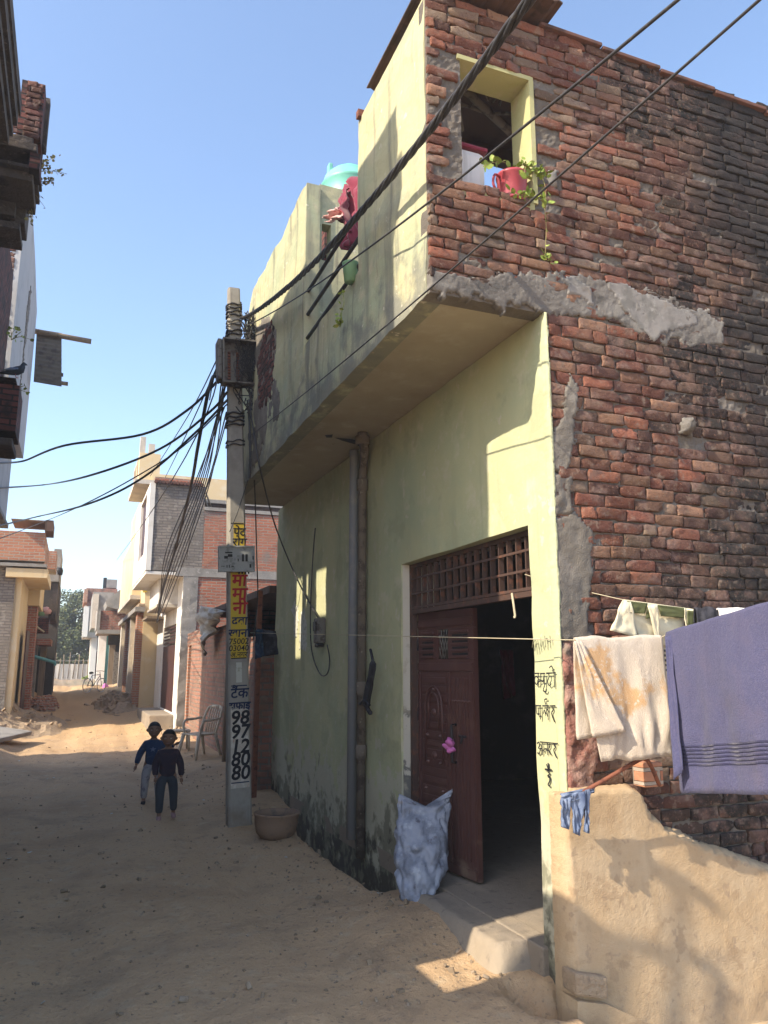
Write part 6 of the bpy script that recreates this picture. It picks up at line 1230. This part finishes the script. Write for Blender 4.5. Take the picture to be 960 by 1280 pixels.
def child(c, rot, s, label, top, trousers, shoes, arms, step, turn=0, star=False):
    root = empty('person', c, label, 'person'); Mx = Matrix.Translation(c) @ Matrix.Rotation(rot, 4, 'Z') @ Matrix.Diagonal((s*1.2, s*1.15, s, 1))
    f = lambda x, y, z: Mx @ Vector((x, y, z))     # faces -Y, 1 unit = standing height
    (lx, ly), (rx_, ry_) = step
    J = dict(pel=(0, 0, .50), wa=(0, 0, .58), ch=(0, .005, .70), nk=(0, .01, .785), hb=(0, .005, .835),
             hl=(-.055, 0, .48), kl=(-.06+lx*.5, ly*.55-.02, .27), al=(-.06+lx, ly, .05), tl=(-.062+lx, ly-.075, .022),
             hr=(.055, 0, .48), kr=(.06+rx_*.5, ry_*.55-.02, .27), ar=(.06+rx_, ry_, .05), tr=(.062+rx_, ry_-.075, .022),
             sl=(-.085, .005, .738), el=arms[0][0], wl=arms[0][1], sr=(.085, .005, .738), er=arms[1][0], wr=arms[1][1])
    ks = list(J); ix = {k: i for i, k in enumerate(ks)}
    rad = dict(pel=.07, wa=.065, ch=.075, nk=.034, hb=.036, hl=.055, kl=.036, al=.022, tl=.02, hr=.055, kr=.036, ar=.022, tr=.02, sl=.036, el=.026, wl=.018, sr=.036, er=.026, wr=.018)
    vs = [f(*J[k]) for k in ks]; E = [('pel', 'wa'), ('wa', 'ch'), ('ch', 'nk'), ('nk', 'hb'), ('pel', 'hl'), ('hl', 'kl'), ('kl', 'al'), ('al', 'tl'), ('pel', 'hr'), ('hr', 'kr'), ('kr', 'ar'), ('ar', 'tr'), ('ch', 'sl'), ('sl', 'el'), ('el', 'wl'), ('ch', 'sr'), ('sr', 'er'), ('er', 'wr')]
    body = skin('body', 'skin', root, vs, [(ix[a], ix[b]) for a, b in E], [rad[k]*s*1.05 for k in ks])
    # head joined into the body mesh, face towards -Y
    hm = MB(); hc = Vector((0, -.008, .898)); Rm = Matrix.Rotation(turn, 3, 'Z'); vs = []; na, nb = 28, 20
    for j in range(nb+1):
        ph = math.pi*j/nb
        for i in range(na):
            th = 2*math.pi*i/na; d = Vector((math.sin(ph)*math.cos(th), math.sin(ph)*math.sin(th), math.cos(ph))); rx2, ry2, rz2 = .068, .082, .096
            p = Vector((d.x*rx2*(1-.18*max(0, -d.z)), d.y*ry2, d.z*rz2))
            if d.y < -.2:
                fx = p.x/.066; fz = p.z/.088
                p.y -= .016*math.exp(-((fx/.16)**2+((fz+.18)/.2)**2))       # nose
                p.y += .010*math.exp(-(((abs(fx)-.38)/.2)**2+((fz-.02)/.14)**2)) # eye sockets
                p.y -= .006*math.exp(-((fx/.32)**2+((fz+.52)/.09)**2))       # lips
            vs.append(f(*(hc+Rm@p)))
    fs = [(j*na+i, j*na+(i+1) % na, (j+1)*na+(i+1) % na, (j+1)*na+i) for j in range(nb) for i in range(na)]; hm.add(vs, fs, True)
    for sx_ in (-1, 1): hm.tube([f(*(hc+Rm@Vector((sx_*.066, .0, .015)))), f(*(hc+Rm@Vector((sx_*.075, .006, .0)))), f(*(hc+Rm@Vector((sx_*.066, .0, -.022))))], [.008*s, .014*s, .006*s], 8)
    # hands: palm, four unequal curled fingers and a thumb
    for w_, e_, sd in (('wl', 'el', -1), ('wr', 'er', 1)):
        a = Vector(J[w_]); dn = (a-Vector(J[e_])).normalized(); sdv = dn.cross(Vector((0, -1, 0))).normalized(); fw = sdv.cross(dn).normalized()
        if fw.y > 0: fw = -fw
        hm.tube([f(*a), f(*(a+dn*.02)), f(*(a+dn*.048))], [.013*s, .019*s, .017*s], 8)
        for q, ln in zip((-.012, -.004, .004, .012), (.030, .036, .034, .026)):
            b0 = a+dn*.044+fw*(-q); hm.tube([f(*b0), f(*(b0+dn*ln*.5+sdv*sd*.002)), f(*(b0+dn*ln*.9-sdv*sd*.010))], [.0052*s, .0048*s, .0035*s], 6)
        b0 = a+dn*.02+fw*.014; hm.tube([f(*b0), f(*(b0+dn*.016+fw*.012)), f(*(b0+dn*.034+fw*.012))], [.006*s, .0055*s, .004*s], 6)
    tmp = hm.build('tmp', M['skin'], root); bm = bmesh.new(); bm.from_mesh(body.data); bm.from_mesh(tmp.data); bm.to_mesh(body.data); bm.free(); bpy.data.objects.remove(tmp)
    # face details
    for sx_ in (-1, 1):
        b = MB(); p = hc+Rm@Vector((sx_*.027, -.072, .002)); b.lathe([(0, .006), (.006, .004), (.009, 0), (0, -.004)], (0, 0, 0), 10); b.v = [f(*(p+Rm@Vector((v.x, -v.z, v.y*.6)))) for v in b.v]; e_ = b.build('eye', M['white_cloth'], root)
        b = MB(); b.lathe([(0, .0075), (.004, .006), (.0045, .004)], (0, 0, 0), 8); b.v = [f(*(p+Rm@Vector((v.x, -v.z, v.y)))) for v in b.v]; b.build('iris', M['black'], e_)
        b = MB(); b.tube([f(*(hc+Rm@Vector((sx_*.014, -.084, .024)))), f(*(hc+Rm@Vector((sx_*.029, -.080, .030)))), f(*(hc+Rm@Vector((sx_*.043, -.068, .024))))], .003*s, 5); b.build('eyebrow', M['hair'], root)
    b = MB(); b.tube([f(*(hc+Rm@Vector((-.018, -.076, -.05)))), f(*(hc+Rm@Vector((0, -.083, -.051)))), f(*(hc+Rm@Vector((.018, -.076, -.05))))], [.002*s, .004*s, .002*s], 6); b.build('lips', M['pink_shoe'], root)
    # hair cap
    b = MB(); vs = []; 
    for j in range(15):
        for i in range(na):
            th = 2*math.pi*i/na; front = max(0, -math.sin(th)); lim = math.pi*(.53-.22*front**.5); ph = lim*j/14; d = Vector((math.sin(ph)*math.cos(th), math.sin(ph)*math.sin(th), math.cos(ph)))
            q = 1.06+.02*fbm(d.x*6, d.y*6, d.z*6+s)-.055*(j/14)**2; vs.append(f(*(hc+Rm@Vector((d.x*.068*q, d.y*.083*q, d.z*.096*q+.002)))))
    b.add(vs, [(j*na+i, j*na+(i+1) % na, (j+1)*na+(i+1) % na, (j+1)*na+i) for j in range(14) for i in range(na)], True); b.build('hair', M['hair'], root)
    # sweatshirt and trousers grown round the same skeleton
    tv = [(0, 0, .445), (0, 0, .56), (0, .005, .70), (0, .008, .775), (-.078, .005, .722), arms[0][0], tuple(Vector(arms[0][0]).lerp(Vector(arms[0][1]), .9)), (.078, .005, .722), arms[1][0], tuple(Vector(arms[1][0]).lerp(Vector(arms[1][1]), .9))]
    tp = skin('top', top, root, [f(*v) for v in tv], [(0, 1), (1, 2), (2, 3), (2, 4), (4, 5), (5, 6), (2, 7), (7, 8), (8, 9)], [r_*s*1.12 for r_ in (.096, .092, .082, .046, .05, .040, .031, .052, .040, .031)])
    lv_ = lambda a, b_, t: tuple(Vector(J[a]).lerp(Vector(J[b_]), t))
    skin('trousers', trousers, root, [f(*v) for v in ((0, 0, .54), (0, 0, .475), J['hl'], J['kl'], lv_('kl', 'al', .9), J['hr'], J['kr'], lv_('kr', 'ar', .9))], [(0, 1), (1, 2), (2, 3), (3, 4), (1, 5), (5, 6), (6, 7)], [r_*s*1.15 for r_ in (.078, .08, .062, .046, .036, .062, .046, .036)])
    for a, t in (('al', 'tl'), ('ar', 'tr')):
        A2, T2 = Vector(J[a]), Vector(J[t]); b = MB(); b.tube([f(A2.x, A2.y+.03, .030), f(A2.x, A2.y+.012, .034), f(A2.x, A2.y-.02, .032), f(T2.x, T2.y, .024), f(T2.x, T2.y-.028, .018)], [.012*s, .028*s, .028*s, .026*s, .012*s], 10); b.build('shoe', M[shoes], root)
    if star:
        b = MB(); pts = []
        for i in range(10): q = .034 if i % 2 == 0 else .014; t = math.pi/2+math.pi*i/5; pts.append(f(q*math.cos(t), -.102, .67+q*math.sin(t)))
        b.poly(pts, (0, -.004, 0)); b.build('chest_print', M['denim'], tp)
    return root
k1 = P(188, 1003, Z=gh(.95, 10.3)); k2 = P(206, 1023, Z=gh(1.05, 9.3))
k1.z = gh(k1.x, k1.y); k2.z = gh(k2.x, k2.y)
child(k1, R(-8), 1.0, 'taller barefaced child in navy sweatshirt and light grey trousers, arm round the smaller one', 'hoodie', 'grey_trouser', 'dark_cloth', (((-.135, .01, .61), (-.165, -.03, .47)), ((.17, -.02, .69), (.22, -.06, .72))), ((-.01, -.06), (.01, .09)), R(4), True)
child(k2, R(-4), .97, 'smaller child in black jacket and dark trousers with pinkish shoes, walking in front', 'jacket', 'dark_trouser', 'pink_shoe', (((-.115, .0, .60), (-.11, -.04, .47)), ((.125, .01, .60), (.135, -.01, .45))), ((-.0, -.07), (.02, .09)), R(-8))

# ---------------------------------------------------------------- air
hz = MB(); hz.box((-40, -8, -1.6), (40, 95, 14)); hz = hz.build('haze', bpy.data.materials.new('air')); tag(hz, kind='stuff')
hm_ = hz.data.materials[0]; hm_.use_nodes = True; hn = hm_.node_tree; hn.nodes.clear(); ho = hn.nodes.new('ShaderNodeOutputMaterial'); hv = hn.nodes.new('ShaderNodeVolumePrincipled'); hn.links.new(hv.outputs[0], ho.inputs['Volume'])
hv.inputs['Color'].default_value = (.85, .9, 1, 1); hv.inputs['Density'].default_value = .0024; hv.inputs['Anisotropy'].default_value = .2
